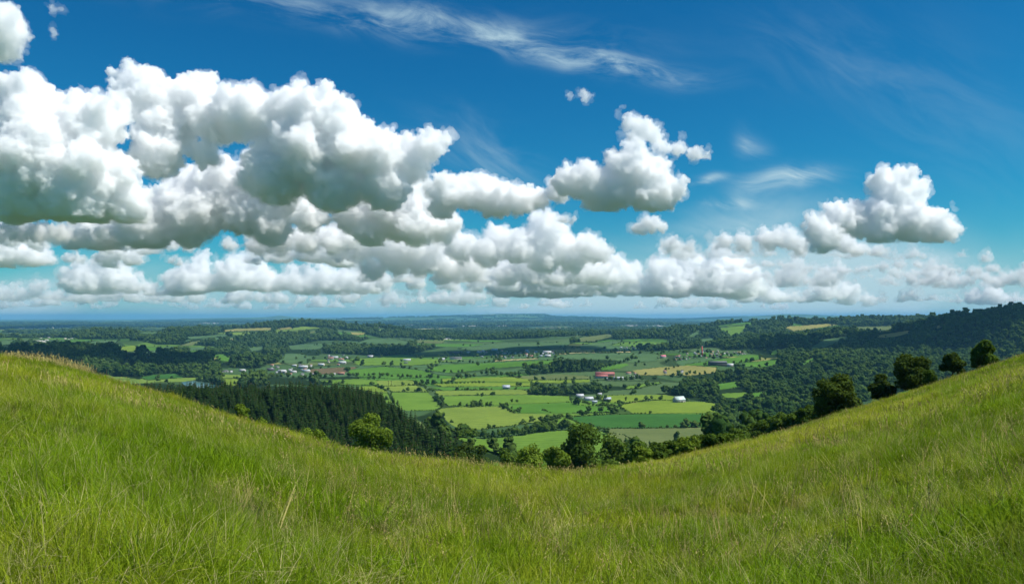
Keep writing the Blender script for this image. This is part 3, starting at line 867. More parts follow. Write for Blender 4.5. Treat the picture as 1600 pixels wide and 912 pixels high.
def sheet(name, poly_px, mat, lift_k=1.0, level=False):
    """A patch whose outline was read off the photograph, laid over the terrain where it stands."""
    pp = []
    for k in range(len(poly_px)):
        a, b = np.array(poly_px[k], float), np.array(poly_px[(k + 1) % len(poly_px)], float)
        n = max(1, int(np.linalg.norm(b - a) / 3.0))
        for t in range(n):
            q = a + (b - a) * t / n
            pp.append(q)
    pp = np.array(pp)
    pp[:, 1] += 0.35 * np.sin(np.arange(len(pp)) * 1.7)
    P, ok = hit(pp[:, 0], pp[:, 1], dmin=260)
    P = P[ok]
    if len(P) < 4: return None
    keep = [0]
    for k in range(1, len(P)):
        if np.linalg.norm(P[k, :2] - P[keep[-1], :2]) > 0.5: keep.append(k)
    P = P[keep]
    lo, hi = P[:, :2].min(0), P[:, :2].max(0)
    step = max(6.0, min(max(hi - lo) / 60.0, 60.0))
    gx, gy = np.meshgrid(np.arange(lo[0], hi[0], step), np.arange(lo[1], hi[1], step))
    gx, gy = gx.ravel(), gy.ravel()
    ins = in_poly(gx, gy, [tuple(p[:2]) for p in P])
    pts = [Vector((float(a), float(b))) for a, b in P[:, :2]] + [Vector((float(a), float(b))) for a, b in zip(gx[ins], gy[ins])]
    nb = len(P)
    res = delaunay_2d_cdt(pts, [(k, (k + 1) % nb) for k in range(nb)], [], 1, 1e-4)
    v2 = np.array([[v.x, v.y] for v in res[0]])
    tris = np.array([f[:] for f in res[2] if len(f) == 3], dtype=np.int64)
    if len(tris) == 0: return None
    z = ground(v2[:, 0], v2[:, 1])
    d = np.hypot(v2[:, 0], v2[:, 1])
    if level: z = np.full(len(z), z.mean() + 0.5)
    z = z + np.clip(d * 0.0003, 0.2, 2.5) * lift_k
    me = make_mesh(name, np.column_stack([v2, z]), tris, [mat], smooth=True)
    if me.polygons[0].normal.z < 0:
        me.flip_normals()
    return link(bpy.data.objects.new(name, me))


for k, (col, poly, kind) in enumerate(FIELDS):
    o = sheet('field', poly, field_material(col, kind, k), 1.0 + (k % 5) * 0.12)
    if o: tag(o, None, None, None, 'structure')
wm, T = new_mat('lake_water')
wb = T.n('ShaderNodeBsdfPrincipled', {'Base Color': rgba(.05, .13, .13), 'Roughness': 0.12})
T.n('ShaderNodeOutputMaterial', {'Surface': wb.outputs[0]})
o = sheet('lake', LAKE, wm, 2.0, True)
tag(o, 'small blue green lake at the foot of the wooded hills', None, None, 'structure')
# ---------------------------------------------------------------- foliage
def leaf_mat(name, c1, c2, trans=0.3, patch=0.0):
    m, T = new_mat(name)
    oi = T.n('ShaderNodeObjectInfo')
    tc = T.n('ShaderNodeTexCoord')
    at = T.n('ShaderNodeAttribute', attribute_name='tint').outputs['Fac']
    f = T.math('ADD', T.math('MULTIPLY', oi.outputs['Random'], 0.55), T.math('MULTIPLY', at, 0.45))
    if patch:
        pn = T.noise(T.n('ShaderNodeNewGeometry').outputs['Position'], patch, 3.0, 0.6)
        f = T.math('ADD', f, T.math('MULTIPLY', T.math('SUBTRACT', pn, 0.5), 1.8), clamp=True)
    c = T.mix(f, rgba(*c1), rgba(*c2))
    d = T.n('ShaderNodeBsdfDiffuse', {'Color': c})
    t = T.n('ShaderNodeBsdfTranslucent', {'Color': T.mix(0.5, c, rgba(c2[0] * 1.5, c2[1] * 1.5, c2[2] * 0.8))})
    mx = T.n('ShaderNodeMixShader', {0: trans, 1: d.outputs[0], 2: t.outputs[0]})
    T.n('ShaderNodeOutputMaterial', {'Surface': mx.outputs[0]})
    return m


LEAF = leaf_mat('broadleaf', (.050, .095, .015), (.110, .175, .026))
LEAF_LIGHT = leaf_mat('light_leaf', (.100, .160, .018), (.170, .245, .028))
LEAF_DARK = leaf_mat('dark_leaf', (.034, .060, .012), (.080, .120, .020))
LEAF_FAR = leaf_mat('woodland_leaf', (.030, .068, .016), (.105, .165, .030), trans=0.25, patch=0.006)
NEEDLE = leaf_mat('needles', (.011, .028, .007), (.028, .052, .010), trans=0.1)
bm_, T = new_mat('bark')
nz = T.noise(T.vmath('MULTIPLY', T.n('ShaderNodeTexCoord').outputs['Object'], (6.0, 6.0, 1.2)), 2.0, 5.0, 0.65)
T.n('ShaderNodeOutputMaterial', {'Surface': T.n('ShaderNodeBsdfDiffuse', {'Color': T.mix(nz, rgba(.035, .026, .018), rgba(.11, .085, .06))}).outputs[0]})
BARK = bm_


def leaf_quads(cen, nor, size, rng, aspect=0.7):
    """One bent leaf-clump quad per centre."""
    n = len(cen)
    up = rng.normal(size=(n, 3))
    t = np.cross(nor, up); t /= np.linalg.norm(t, axis=1)[:, None] + 1e-9
    b = np.cross(nor, t)
    s = size[:, None]
    v = np.stack([cen - t * s - b * s * aspect * 0.2, cen - b * s * aspect, cen + t * s + b * s * aspect * 0.2, cen + b * s * aspect + nor * s * 0.15], 1).reshape(-1, 3)
    f = np.arange(n * 4).reshape(n, 4)
    return v, f


def crown_points(lobes, n, rng, shell=0.45):
    c = np.array([l[0] for l in lobes], float); r = np.array([l[1] for l in lobes], float)
    w = (r.prod(1)) ** (2 / 3.); w /= w.sum()
    k = rng.choice(len(lobes), n, p=w)
    d = sphere_dirs(n, rng)
    rad = 1 - shell * rng.random(n) ** 1.6
    p = c[k] + d * r[k] * rad[:, None]
    nr = d / r[k]; nr /= np.linalg.norm(nr, axis=1)[:, None]
    return p, nr


def lobes_for(width, height, base, n, rng, lean=0.0):
    out = []
    cz = base + (height - base) * 0.52
    out.append(((0, 0, cz), (width * 0.30, width * 0.30, (height - base) * 0.36)))
    for i in range(n):
        a = i * 2.4 + rng.uniform(-.5, .5); h = rng.uniform(0.18, 0.92)
        rr_ = width * 0.5 * math.sqrt(max(0.05, 1 - (2 * h - 0.85) ** 2 * 0.85)) * rng.uniform(0.45, 0.75)
        s = width * rng.uniform(0.13, 0.22)
        out.append(((math.cos(a) * rr_ + lean * h, math.sin(a) * rr_, base + (height - base) * h), (s, s, s * rng.uniform(0.7, 0.95))))
    return out


def icosphere(sub):
    t = (1 + 5 ** .5) / 2
    v = [(-1, t, 0), (1, t, 0), (-1, -t, 0), (1, -t, 0), (0, -1, t), (0, 1, t), (0, -1, -t), (0, 1, -t), (t, 0, -1), (t, 0, 1), (-t, 0, -1), (-t, 0, 1)]
    f = [(0, 11, 5), (0, 5, 1), (0, 1, 7), (0, 7, 10), (0, 10, 11), (1, 5, 9), (5, 11, 4), (11, 10, 2), (10, 7, 6), (7, 1, 8), (3, 9, 4), (3, 4, 2), (3, 2, 6), (3, 6, 8), (3, 8, 9), (4, 9, 5), (2, 4, 11), (6, 2, 10), (8, 6, 7), (9, 8, 1)]
    v = [np.array(p) / np.linalg.norm(p) for p in v]
    for _ in range(sub):
        cache, nf = {}, []
        def mid(a, b):
            k = (min(a, b), max(a, b))
            if k not in cache:
                m = v[a] + v[b]; v.append(m / np.linalg.norm(m)); cache[k] = len(v) - 1
            return cache[k]
        for a, b, c in f:
            ab, bc, ca = mid(a, b), mid(b, c), mid(c, a)
            nf += [(a, ab, ca), (b, bc, ab), (c, ca, bc), (ab, bc, ca)]
        f = nf
    return np.array(v), np.array(f)


_ICO = icosphere(1)


def crown_mesh(name, lobes, n, size, rng, mat, core=0.8, jitter=0.55):
    P, N = crown_points(lobes, n, rng)
    N = N + rng.normal(size=N.shape) * jitter + np.array([0, 0, 0.25])
    N /= np.linalg.norm(N, axis=1)[:, None]
    v, f = leaf_quads(P, N, size * rng.uniform(0.6, 1.35, n), rng)
    tint = np.repeat(rng.random(n), 4)
    faces = [tuple(q) for q in f]
    vs = [v]; off = len(v); tints = [tint]
    if core > 0:
        iv, if_ = _ICO
        for c, r in lobes:
            vv = iv * np.array(r) * core * (1 + rng.uniform(-.18, .18, (len(iv), 1))) + np.array(c)
            vs.append(vv); faces += [tuple(int(q) + off for q in t) for t in if_]; off += len(iv)
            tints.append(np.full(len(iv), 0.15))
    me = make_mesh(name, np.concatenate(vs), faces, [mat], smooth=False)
    set_attr(me, 'tint', np.concatenate(tints))
    return me


def tube(pts, rads, seg=7):
    vs, fs = [], []
    pts = [np.array(p, float) for p in pts]
    for i, (p, r) in enumerate(zip(pts, rads)):
        d = (pts[min(i + 1, len(pts) - 1)] - pts[max(i - 1, 0)]); d = d / (np.linalg.norm(d) + 1e-9)
        a = np.cross(d, [0.3, 1, 0.1]); a /= np.linalg.norm(a); b = np.cross(d, a)
        for k in range(seg):
            t = 2 * math.pi * k / seg
            vs.append(p + (a * math.cos(t) + b * math.sin(t)) * r)
    for i in range(len(pts) - 1):
        for k in range(seg):
            fs.append((i * seg + k, i * seg + (k + 1) % seg, (i + 1) * seg + (k + 1) % seg, (i + 1) * seg + k))
    fs.append(tuple(range(seg))[::-1]); fs.append(tuple((len(pts) - 1) * seg + k for k in range(seg)))
    return vs, fs


def trunk_mesh(name, lobes, height, rng, r0):
    vs, fs = [], []
    def add(p, r, s=7):
        v, f = tube(p, r, s)
        o = len(vs); vs.extend(v); fs.extend(tuple(i + o for i in q) for q in f)
    top = height * 0.62
    path = [(0, 0, -0.6), (0, 0, 0.0), (0.04 * height * rng.uniform(-1, 1), 0.03 * height * rng.uniform(-1, 1), height * 0.28), (0, 0, top)]
    add(path, [r0 * 1.5, r0 * 1.15, r0 * 0.85, r0 * 0.35], 9)
    for c, r in lobes[1:]:
        st = np.array([0, 0, min(max(c[2] - height * 0.28, height * 0.14), top * 0.9)])
        c = np.array(c); md = st * 0.5 + c * 0.5 + np.array([0, 0, -0.05 * height])
        add([st, md, c], [r0 * 0.42, r0 * 0.26, r0 * 0.08], 5)
    return make_mesh(name, np.array(vs), fs, [BARK], smooth=True)


def conifer_mesh(name, h, w, rng, tiers=11, mat=None):
    vs, fs, tn = [], [], []
    v, f = tube([(0, 0, -2), (0, 0, h * 0.5), (0, 0, h * 0.98)], [w * 0.05, w * 0.035, 0.01 * w], 5)
    vs += v; fs += f; tn += [0.1] * len(v); nt = len(fs)
    for i in range(tiers):
        t = i / (tiers - 1)
        z = h * (0.10 + 0.88 * t); rad = w * 0.5 * (1 - t) ** 0.8 + 0.03 * w
        nb = max(5, int(11 * (1 - t * 0.6)))
        a0 = rng.uniform(0, 6.28)
        for k in range(nb):
            a = a0 + 2 * math.pi * k / nb + rng.uniform(-.25, .25)
            L = rad * rng.uniform(0.75, 1.15); wd = L * rng.uniform(0.28, 0.42)
            ca, sa = math.cos(a), math.sin(a)
            dz = -L * rng.uniform(0.25, 0.55); up = h * 0.045
            o = len(vs)
            def P(u, s, zz): return np.array([ca * u - sa * s, sa * u + ca * s, z + zz])
            vs += [P(0, 0, up), P(L * .55, -wd, dz * .6), P(L, 0, dz), P(L * .55, wd, dz * .6), P(L * 0.6, 0, dz * 0.25)]
            fs += [(o, o + 1, o + 4), (o + 1, o + 2, o + 4), (o + 2, o + 3, o + 4), (o + 3, o, o + 4)]
            tn += [rng.random()] * 5
    mi = [1] * nt + [0] * (len(fs) - nt)
    me = make_mesh(name, np.array(vs), fs, [mat or NEEDLE, BARK], smooth=False, mat_idx=mi)
    set_attr(me, 'tint', tn)
    return me


def unit_tree_mesh(name, seed, mat, n=90, w=1.0, h=1.0, lob=5, size=0.12):
    rng = np.random.default_rng(seed)
    lb = lobes_for(w, h, 0.08, lob, rng)
    return crown_mesh(name, lb, n, size, rng, mat, core=0.92)


# ---------------------------------------------------------------- scatter on points (uncountable masses only)
PROTO = bpy.data.collections.new('plant_kinds')      # never linked: source shapes for the scatters


def proto(me):
    o = bpy.data.objects.new(me.name, me)
    PROTO.objects.link(o)
    return o


def scatter(name, pts, rot, scl, protos, kind_idx=None):
    me = make_mesh(name, pts, [])
    set_attr(me, 'rot', rot, typ='FLOAT_VECTOR')
    scl = np.asarray(scl)
    if scl.ndim == 1: scl = np.repeat(scl[:, None], 3, 1)
    set_attr(me, 'scl', scl, typ='FLOAT_VECTOR')
    set_attr(me, 'idx', RNG.integers(0, len(protos), len(pts)) if kind_idx is None else kind_idx, typ='INT')
    o = link(bpy.data.objects.new(name, me))
    t = bpy.data.node_groups.new(name + '_scatter', 'GeometryNodeTree')
    t.interface.new_socket('Geometry', in_out='INPUT', socket_type='NodeSocketGeometry')
    t.interface.new_socket('Geometry', in_out='OUTPUT', socket_type='NodeSocketGeometry')
    T = NT(t)
    gi = T.n('NodeGroupInput'); go = T.n('NodeGroupOutput')
    jn = T.n('GeometryNodeJoinGeometry')
    for p in reversed(protos):
        oi = T.n('GeometryNodeObjectInfo', {'Object': p}); oi.inputs['As Instance'].default_value = True
        t.links.new(oi.outputs['Geometry'], jn.inputs[0])
    rv = T.n('GeometryNodeInputNamedAttribute', {'Name': 'rot'}, data_type='FLOAT_VECTOR').outputs[0]
    sv = T.n('GeometryNodeInputNamedAttribute', {'Name': 'scl'}, data_type='FLOAT_VECTOR').outputs[0]
    iv = T.n('GeometryNodeInputNamedAttribute', {'Name': 'idx'}, data_type='INT').outputs[0]
    er = T.n('FunctionNodeEulerToRotation', {0: rv})
    ip = T.n('GeometryNodeInstanceOnPoints', {'Points': gi.outputs[0], 'Instance': jn.outputs[0], 'Instance Index': iv, 'Rotation': er.outputs[0], 'Scale': sv})
    ip.inputs['Pick Instance'].default_value = True
    t.links.new(ip.outputs[0], go.inputs[0])
    md = o.modifiers.new('scatter', 'NODES'); md.node_group = t
    return o


def fan_points(dmin, dmax, spacing, rng, half=0.68, grow=0.0):
    """Random points over the view's fan, about spacing metres apart (spacing grows with distance by grow)."""
    out = []
    d = dmin
    while d < dmax:
        s = spacing * (1 + grow * d)
        d2 = min(dmax, d * 1.12)
        area = half * (d2 * d2 - d * d)
        n = int(area / (s * s))
        a = rng.uniform(-half, half, n); r = np.sqrt(rng.uniform(d * d, d2 * d2, n))
        out.append(np.stack([np.sin(a) * r, np.cos(a) * r], 1))
        d = d2
    return np.concatenate(out)
# ---------------------------------------------------------------- far woods (masses nobody could count)
far_kinds = [proto(unit_tree_mesh('wood_tree', 100 + k, LEAF_FAR, 64, 1.0, random.uniform(0.85, 1.25), 5, 0.13)) for k in range(7)]
WOOD_LABELS = {
    'right': 'dense green wood covering the big hill on the right down to the valley floor',
    'plateau': 'dark woods along the long plateau edge beyond the red chimney town',
    'left': 'dark shaded woods over the hills behind the small lake',
    'shaded': 'nearer dark wood in cloud shadow beyond the left meadow crest',
    'middle': 'copses and wooded strips between the fields of the middle valley',
    'lower': 'bushy trees growing on the slope just below the meadow edge',
}
for wi, (nm, (polys, crown, space)) in enumerate(WOODS.items()):
    rng = np.random.default_rng(40 + wi)
    dmin, dmax = {'right': (300, 3900), 'plateau': (2800, 6500), 'left': (1500, 7200), 'shaded': (1500, 3000), 'middle': (1100, 9500), 'lower': (150, 900)}[nm]
    xy = fan_points(dmin, dmax, space, rng, grow=0.00009)
    z = ground(xy[:, 0], xy[:, 1])
    px, py = to_pix(xy[:, 0], xy[:, 1], z)
    ok = wooded(xy[:, 0], xy[:, 1], px, py, nm)
    # trees are cleared from in front of the pastures that look out of the wood
    hp = F * crown / xy[:, 1]
    for fr_ in (0.5, 0.95, 1.5):
        k = np.where(ok)[0]
        bad = np.zeros(len(k), bool)
        for _, poly, _ in FIELDS: bad |= in_poly(px[k], py[k] - hp[k] * fr_, poly)
        for poly in VILLAGES + [LAKE]: bad |= in_poly(px[k], py[k] - hp[k] * fr_, poly)
        ok[k[bad]] = False
    xy, z = xy[ok], z[ok]
    d = np.hypot(xy[:, 0], xy[:, 1])
    s = crown * (1 + 0.00009 * d) * rng.uniform(0.5, 1.4, len(xy)) * (1 + 0.45 * fbm(xy[:, 0], xy[:, 1], 90, 2, 5))
    hs = s * rng.uniform(0.85, 1.2, len(xy))
    print('WOOD', nm, len(xy))
    o = scatter('woodland', np.column_stack([xy, z - 0.6]), np.column_stack([np.zeros(len(xy)), np.zeros(len(xy)), rng.uniform(0, 6.28, len(xy))]),
                np.column_stack([s, s, hs]), far_kinds)
    tag(o, WOOD_LABELS[nm], 'woodland', None, 'stuff')

# hedges, copses and wood strips of the far plain
rng = np.random.default_rng(91)
xy = fan_points(5500, 24000, 30, rng, grow=0.00005)
m = fbm(xy[:, 0], xy[:, 1] * 2.2, 1500, 4, 61)
k = m > 0.10
xy = xy[k]
z = ground(xy[:, 0], xy[:, 1]); px, py = to_pix(xy[:, 0], xy[:, 1], z)
k = ~cleared(px, py); xy, z = xy[k], z[k]
s = 32 * (1 + 0.00005 * xy[:, 1]) * rng.uniform(0.6, 1.3, len(xy))
print('FARWOOD', len(xy))
o = scatter('distant_woods', np.column_stack([xy, z - 1]), np.column_stack([np.zeros(len(xy)), np.zeros(len(xy)), rng.uniform(0, 6.28, len(xy))]), np.column_stack([s, s, s * 0.62]), far_kinds)
tag(o, 'far blue wood strips across the distant plain below the horizon', 'woodland', None, 'stuff')

# hedges along the field edges and loose trees over the open valley: far too many to count
rng = np.random.default_rng(63)
hp_, hs_ = [], []
for _, poly, _ in FIELDS:
    pp = np.array(poly + poly[:1], float)
    W, ok = hit(pp[:, 0], pp[:, 1], dmin=260)
    for a, b in zip(W[:-1], W[1:]):
        L = np.linalg.norm(b[:2] - a[:2]); far = a[1] > 3200
        stp = 3.2 if not far else 9.0
        n = int(L / stp)
        if n < 2 or L > 3000: continue
        t = np.arange(n) / n
        q = a[None, :2] + (b - a)[None, :2] * t[:, None] + rng.normal(0, 0.7, (n, 2))
        g = fbm(q[:, 0], q[:, 1], 70, 2, 15)
        k = g > -0.06
        tree = rng.random(n) < np.where(g > 0.16, 0.10, 0.012)
        s = np.where(tree, rng.uniform(7, 13, n), rng.uniform(1.6, 2.8, n) * (1.7 if far else 1.0))
        k |= tree
        hp_.append(q[k]); hs_.append(s[k])
q = fan_points(1300, 6000, 72, rng, grow=0.00002)
g = fbm(q[:, 0], q[:, 1], 240, 3, 25)
k = g > 0.02
q = q[k]; s = rng.uniform(6, 14, len(q))
zz = ground(q[:, 0], q[:, 1]); px, py = to_pix(q[:, 0], q[:, 1], zz)
fld = np.zeros(len(q), bool)
for _, poly, _ in FIELDS: fld |= in_poly(px, py, poly)
k = ~fld | (rng.random(len(q)) < 0.02)
hp_.append(q[k]); hs_.append(s[k])
q = np.concatenate(hp_); s = np.concatenate(hs_)
z = ground(q[:, 0], q[:, 1])
print('HEDGES', len(q))
o = scatter('hedgerows', np.column_stack([q, z - 0.3]), np.column_stack([np.zeros(len(q)), np.zeros(len(q)), rng.uniform(0, 6.28, len(q))]),
            np.column_stack([s * 1.05, s * 1.05, s * rng.uniform(0.8, 1.1, len(s))]), far_kinds)
tag(o, 'hedges and scattered small trees along the field edges of the valley', 'hedgerow', None, 'stuff')

# ---------------------------------------------------------------- conifer plantation on the near spur
con_mesh = [conifer_mesh('conifer', 1.0, random.uniform(0.50, 0.66), np.random.default_rng(200 + k)) for k in range(6)]
rng = np.random.default_rng(17)
xy = fan_points(380, 780, 4.3, rng)
z = ground(xy[:, 0], xy[:, 1]); px, py = to_pix(xy[:, 0], xy[:, 1], z)
hh = 15.5 * rng.uniform(0.6, 1.22, len(xy))
top = py - F * hh / xy[:, 1]
ok = in_poly(px, np.maximum(py - 14, 0), CONIFER_WOOD) & (px < 752)
brow_y = np.interp(px, [b[0] for b in BROW], [b[1] for b in BROW])
ok &= top < brow_y + 6                                   # what the meadow hides is left out
xy, z, hh, px, py, top, brow_y = xy[ok], z[ok], hh[ok], px[ok], py[ok], top[ok], brow_y[ok]
order = np.argsort(xy[:, 1] - 40 * (top < brow_y - 10))
vis = [i for i in order if top[i] < brow_y[i] - 8][:285]
rest = np.array(sorted(set(range(len(xy))) - set(vis)))
print('CONIFERS', len(xy))
for n, i in enumerate(vis):
    o = bpy.data.objects.new('conifer', con_mesh[int(rng.integers(0, 6))]); link(o)
    o.location = (xy[i, 0], xy[i, 1], z[i] - 0.3); o.rotation_euler = (0, 0, rng.uniform(0, 6.28)); o.scale = (hh[i] * rng.uniform(.95, 1.3),) * 2 + (hh[i],)
    tag(o, 'tall dark conifer standing in the dense plantation on the near spur', 'conifer', 'conifers of the dark plantation below the meadow')
cons = [proto(m) for m in con_mesh]
o = scatter('conifer_woods', np.column_stack([xy[rest], z[rest] - 0.3]), np.column_stack([np.zeros(len(rest)), np.zeros(len(rest)), rng.uniform(0, 6.28, len(rest))]),
            np.column_stack([hh[rest] * 1.1, hh[rest] * 1.1, hh[rest]]), cons)
tag(o, 'farther ranks of the dark conifer plantation on the near spur', 'woodland', None, 'stuff')


# ---------------------------------------------------------------- single trees
def tree_thing(name, label, cat, crown_me, trunk_me, loc, rot, scl, group=None):
    e = link(bpy.data.objects.new(name, None)); e.location = loc; e.rotation_euler = (0, 0, rot); e.scale = scl
    e.empty_display_size = 0.5
    c = link(bpy.data.objects.new('crown', crown_me), e)
    if trunk_me: link(bpy.data.objects.new('trunk', trunk_me), e)
    return tag(e, label, cat, group)


def near_tree(px, py_top, width_px, d, label, mat, seed, name='broadleaf_tree', lob=9, n=5200, leaf=0.24, base=0.12, min_h=None, cat='tree', lean=0.0, core=0.45):
    """A tree d metres away whose top shows at (px, py_top); it stands on whatever ground is there."""
    rng = np.random.default_rng(seed)
    x = (px - CX) / F * d
    g = float(ground(np.array([x]), np.array([d]))[0])
    h = EYE + (HY - py_top) / F * d - g
    if min_h: h = max(h, min_h)
    w = width_px / F * d
    lb = lobes_for(w, h, h * base, lob + 5, rng, lean)
    top = max(c[2] + r[2] for c, r in lb); wid = max(abs(c[0]) + r[0] for c, r in lb)
    kz, kx = h * 1.02 / top, w * 0.5 / wid
    lb = [((c[0] * kx, c[1] * kx, c[2] * kz), (r[0] * kx, r[1] * kx, r[2] * kz)) for c, r in lb]
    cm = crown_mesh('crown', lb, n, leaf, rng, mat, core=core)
    tm = trunk_mesh('trunk', lb, h, rng, max(0.05, 0.028 * h))
    print('TREE', label[:40], round(h, 1), round(w, 1))
    return tree_thing(name, label, cat, cm, tm, (x, d, g), 0, (1, 1, 1))


near_tree(1305, 584, 74, 128, 'dark rounded tree at the meadow edge, lowest of the right slope trees', LEAF_DARK, 1, lob=11, n=6500, base=0.06)
near_tree(1378, 585, 44, 138, 'small bushy tree low between two bigger dark trees on the right slope', LEAF_DARK, 2, n=3800, base=0.0, lob=8)
near_tree(1426, 554, 66, 134, 'broad olive green tree, widest of those along the right meadow edge', LEAF_DARK, 3, lob=12, n=7000, base=0.04)
near_tree(1489, 552, 34, 137, 'small dark top heavy tree between broad and feathery trees on right', LEAF_DARK, 4, lob=6, n=3200, base=0.25)
near_tree(1535, 531, 46, 140, 'feathery green tree, highest up the right meadow edge', LEAF, 5, lob=9, n=4800, base=0.08)
near_tree(908, 662, 88, 225, 'big dark spreading tree just below the dip of the meadow', LEAF, 6, lob=12, n=8000, leaf=0.42, base=0.15)
near_tree(948, 680, 84, 215, 'paler bushy tree leaning against the big dark tree below the meadow', LEAF, 7, lob=10, n=6000, leaf=0.4, base=0.05)
near_tree(990, 690, 56, 205, 'low round tree at right end of the clump below the meadow dip', LEAF, 8, lob=8, n=4000, leaf=0.4, base=0.05)
near_tree(581, 648, 74, 165, 'bright green round tree in front of the dark conifers', LEAF_LIGHT, 9, lob=12, n=8000, leaf=0.26, base=0.05)
near_tree(379, 632, 28, 120, 'bright rounded bush tree at edge of meadow below the conifers', LEAF_LIGHT, 10, lob=7, n=3500, leaf=0.16, base=0.0)
near_tree(408, 651, 30, 112, 'low light green bush beside the bright bush tree at conifer edge', LEAF_LIGHT, 11, name='bush', cat='bush', lob=7, n=2600, leaf=0.14, base=-0.05)
near_tree(490, 668, 60, 105, 'ragged green bush over the brow left of the bright round tree', LEAF_LIGHT, 12, name='bush', cat='bush', lob=9, n=3000, leaf=0.15, base=-0.05)
near_tree(397, 667, 28, 47, 'small dark bush standing alone on the left meadow slope', LEAF, 13, name='bush', cat='bush', lob=8, n=1600, leaf=0.07, base=-0.1, min_h=0.6)
near_tree(835, 696, 78, 200, 'yellow green bushy tree in the middle of the gully', LEAF_LIGHT, 14, lob=10, n=6000, leaf=0.36, base=0.0)
near_tree(872, 698, 60, 190, 'yellow green bush tree under the big dark spreading tree', LEAF_LIGHT, 15, lob=9, n=5000, leaf=0.34, base=0.0)
near_tree(795, 703, 64, 230, 'mid green tree left of the yellow green bushes in the gully', LEAF, 16, lob=9, n=5000, leaf=0.4, base=0.0)
near_tree(752, 698, 60, 260, 'dark rounded tree at lower end of the conifer spur', LEAF_DARK, 17, lob=9, n=4500, leaf=0.42, base=0.0)
near_tree(722, 694, 56, 280, 'shadowy tree against the foot of the conifer spur', LEAF_DARK, 18, lob=9, n=4500, leaf=0.42, base=0.0)
near_tree(1452, 578, 22, 128, 'low shrub at foot of the broad olive tree on right edge', LEAF, 28, name='bush', cat='bush', lob=6, n=1800, leaf=0.15, base=0.0)
for k, (px, py, w, d) in enumerate([(1005, 698, 46, 112), (1030, 692, 50, 116), (1052, 688, 46, 120), (1075, 683, 56, 116), (1098, 680, 48, 122), (1118, 677, 52, 116), (1140, 676, 44, 120), (1160, 678, 30, 112)]):
    near_tree(px, py, w, d, 'rounded green shrub in the dense shrub belt under the right meadow edge', LEAF if k % 3 else LEAF_LIGHT, 30 + k, name='shrub', cat='shrub', lob=9, n=4200, leaf=0.22, base=-0.05)['group'] = 'shrub belt below the right meadow edge'
for k, (px, py, w, d) in enumerate([(1150, 668, 50, 190), (1175, 662, 50, 200), (1200, 652, 52, 200), (1222, 645, 52, 195), (1245, 640, 50, 190), (1265, 634, 40, 180), (1282, 636, 30, 160)]):
    near_tree(px, py, w, d, 'dull green scrub bush on the rough slope under the right trees', LEAF, 50 + k, name='shrub', cat='shrub', lob=9, n=4200, leaf=0.3, base=-0.05)['group'] = 'scrub on the rough slope below the right trees'

# lower valley trees: one mesh each, too small to show a trunk
small_kinds = [unit_tree_mesh('valley_tree', 300 + k, [LEAF, LEAF_FAR, LEAF][k % 3], 150, 0.85, 1.0, 6, 0.10) for k in range(6)]
tall_kinds = [unit_tree_mesh('tall_tree', 320 + k, LEAF_FAR, 130, 0.42, 1.0, 5, 0.08) for k in range(3)]
bush_kinds = [unit_tree_mesh('field_bush', 330 + k, LEAF, 90, 1.25, 0.8, 5, 0.12) for k in range(3)]
rng = np.random.default_rng(5)
N_VALLEY = [0]


def valley_tree(px, py, h_px, kind='tree', label=None, group=None):
    P, ok = hit([px], [py], dmin=280)
    if not ok[0]: return
    x, y, z = P[0]
    h = h_px / F * y
    ks = {'tree': small_kinds, 'tall': tall_kinds, 'bush': bush_kinds}[kind]
    o = link(bpy.data.objects.new({'tree': 'valley_tree', 'tall': 'tall_tree', 'bush': 'field_bush'}[kind], ks[int(rng.integers(0, len(ks)))]))
    o.location = (x, y, z - 0.06 * h); o.rotation_euler = (0, 0, rng.uniform(0, 6.28))
    s = h * rng.uniform(0.9, 1.15); o.scale = (s, s, h)
    N_VALLEY[0] += 1
    return tag(o, label, 'bush' if kind == 'bush' else 'tree', group)


def row(line, h_px, step, label, group, kind='tree', jit=0.35, hv=0.3):
    pts = np.array(line, float)
    seg = np.hypot(*np.diff(pts, axis=0).T); cum = np.concatenate([[0], np.cumsum(seg)])
    t = 0.0
    while t <= cum[-1] + 1e-6:
        px = np.interp(t, cum, pts[:, 0]); py = np.interp(t, cum, pts[:, 1])
        valley_tree(px + rng.uniform(-jit, jit) * step * 0.5, py + rng.uniform(-.3, .3), h_px * rng.uniform(1 - hv, 1 + hv), kind, label, group)
        t += step * rng.uniform(0.75, 1.3)


row([(715, 684), (765, 685), (814, 680), (848, 675), (868, 673)], 15, 7, 'leafy tree in the curving tree belt between the two lowest fields', 'tree belt between the two lowest fields')
row([(838, 674), (866, 671), (893, 672)], 17, 7, 'taller tree at right end of the tree belt between lowest fields', 'tall end of the lowest tree belt')
row([(720, 634), (735, 636), (755, 635), (775, 635)], 9, 8, 'round tree in the broken row at top of the big pale field', 'broken tree row above the pale field')
row([(785, 636), (793, 641), (801, 645), (809, 646)], 8, 5, 'bush in the short hedge running down beside the pale field', 'short hedge beside the pale field', 'bush')
row([(848, 641), (862, 645)], 4, 4, 'low bush on the track between pale field and green field', 'low bushes by the field track', 'bush')
row([(866, 649), (884, 652)], 4, 4, 'bush in the stub hedge at the corner of the deep green field', 'stub hedge by the deep green field', 'bush')
row([(585, 603), (597, 608), (606, 613)], 5, 4, 'bush in the diagonal hedge above the conifer spur', 'diagonal hedge above the conifer spur', 'bush')
row([(665, 607), (676, 611), (683, 618), (686, 626), (692, 637)], 4.5, 4.5, 'bush in the hedge dropping between two big green fields', 'hedge between the two left fields', 'bush')
row([(640, 602), (662, 603), (672, 598)], 5, 5, 'bush in a clump at edge of the pale middle field', 'bush clumps in the middle fields', 'bush')
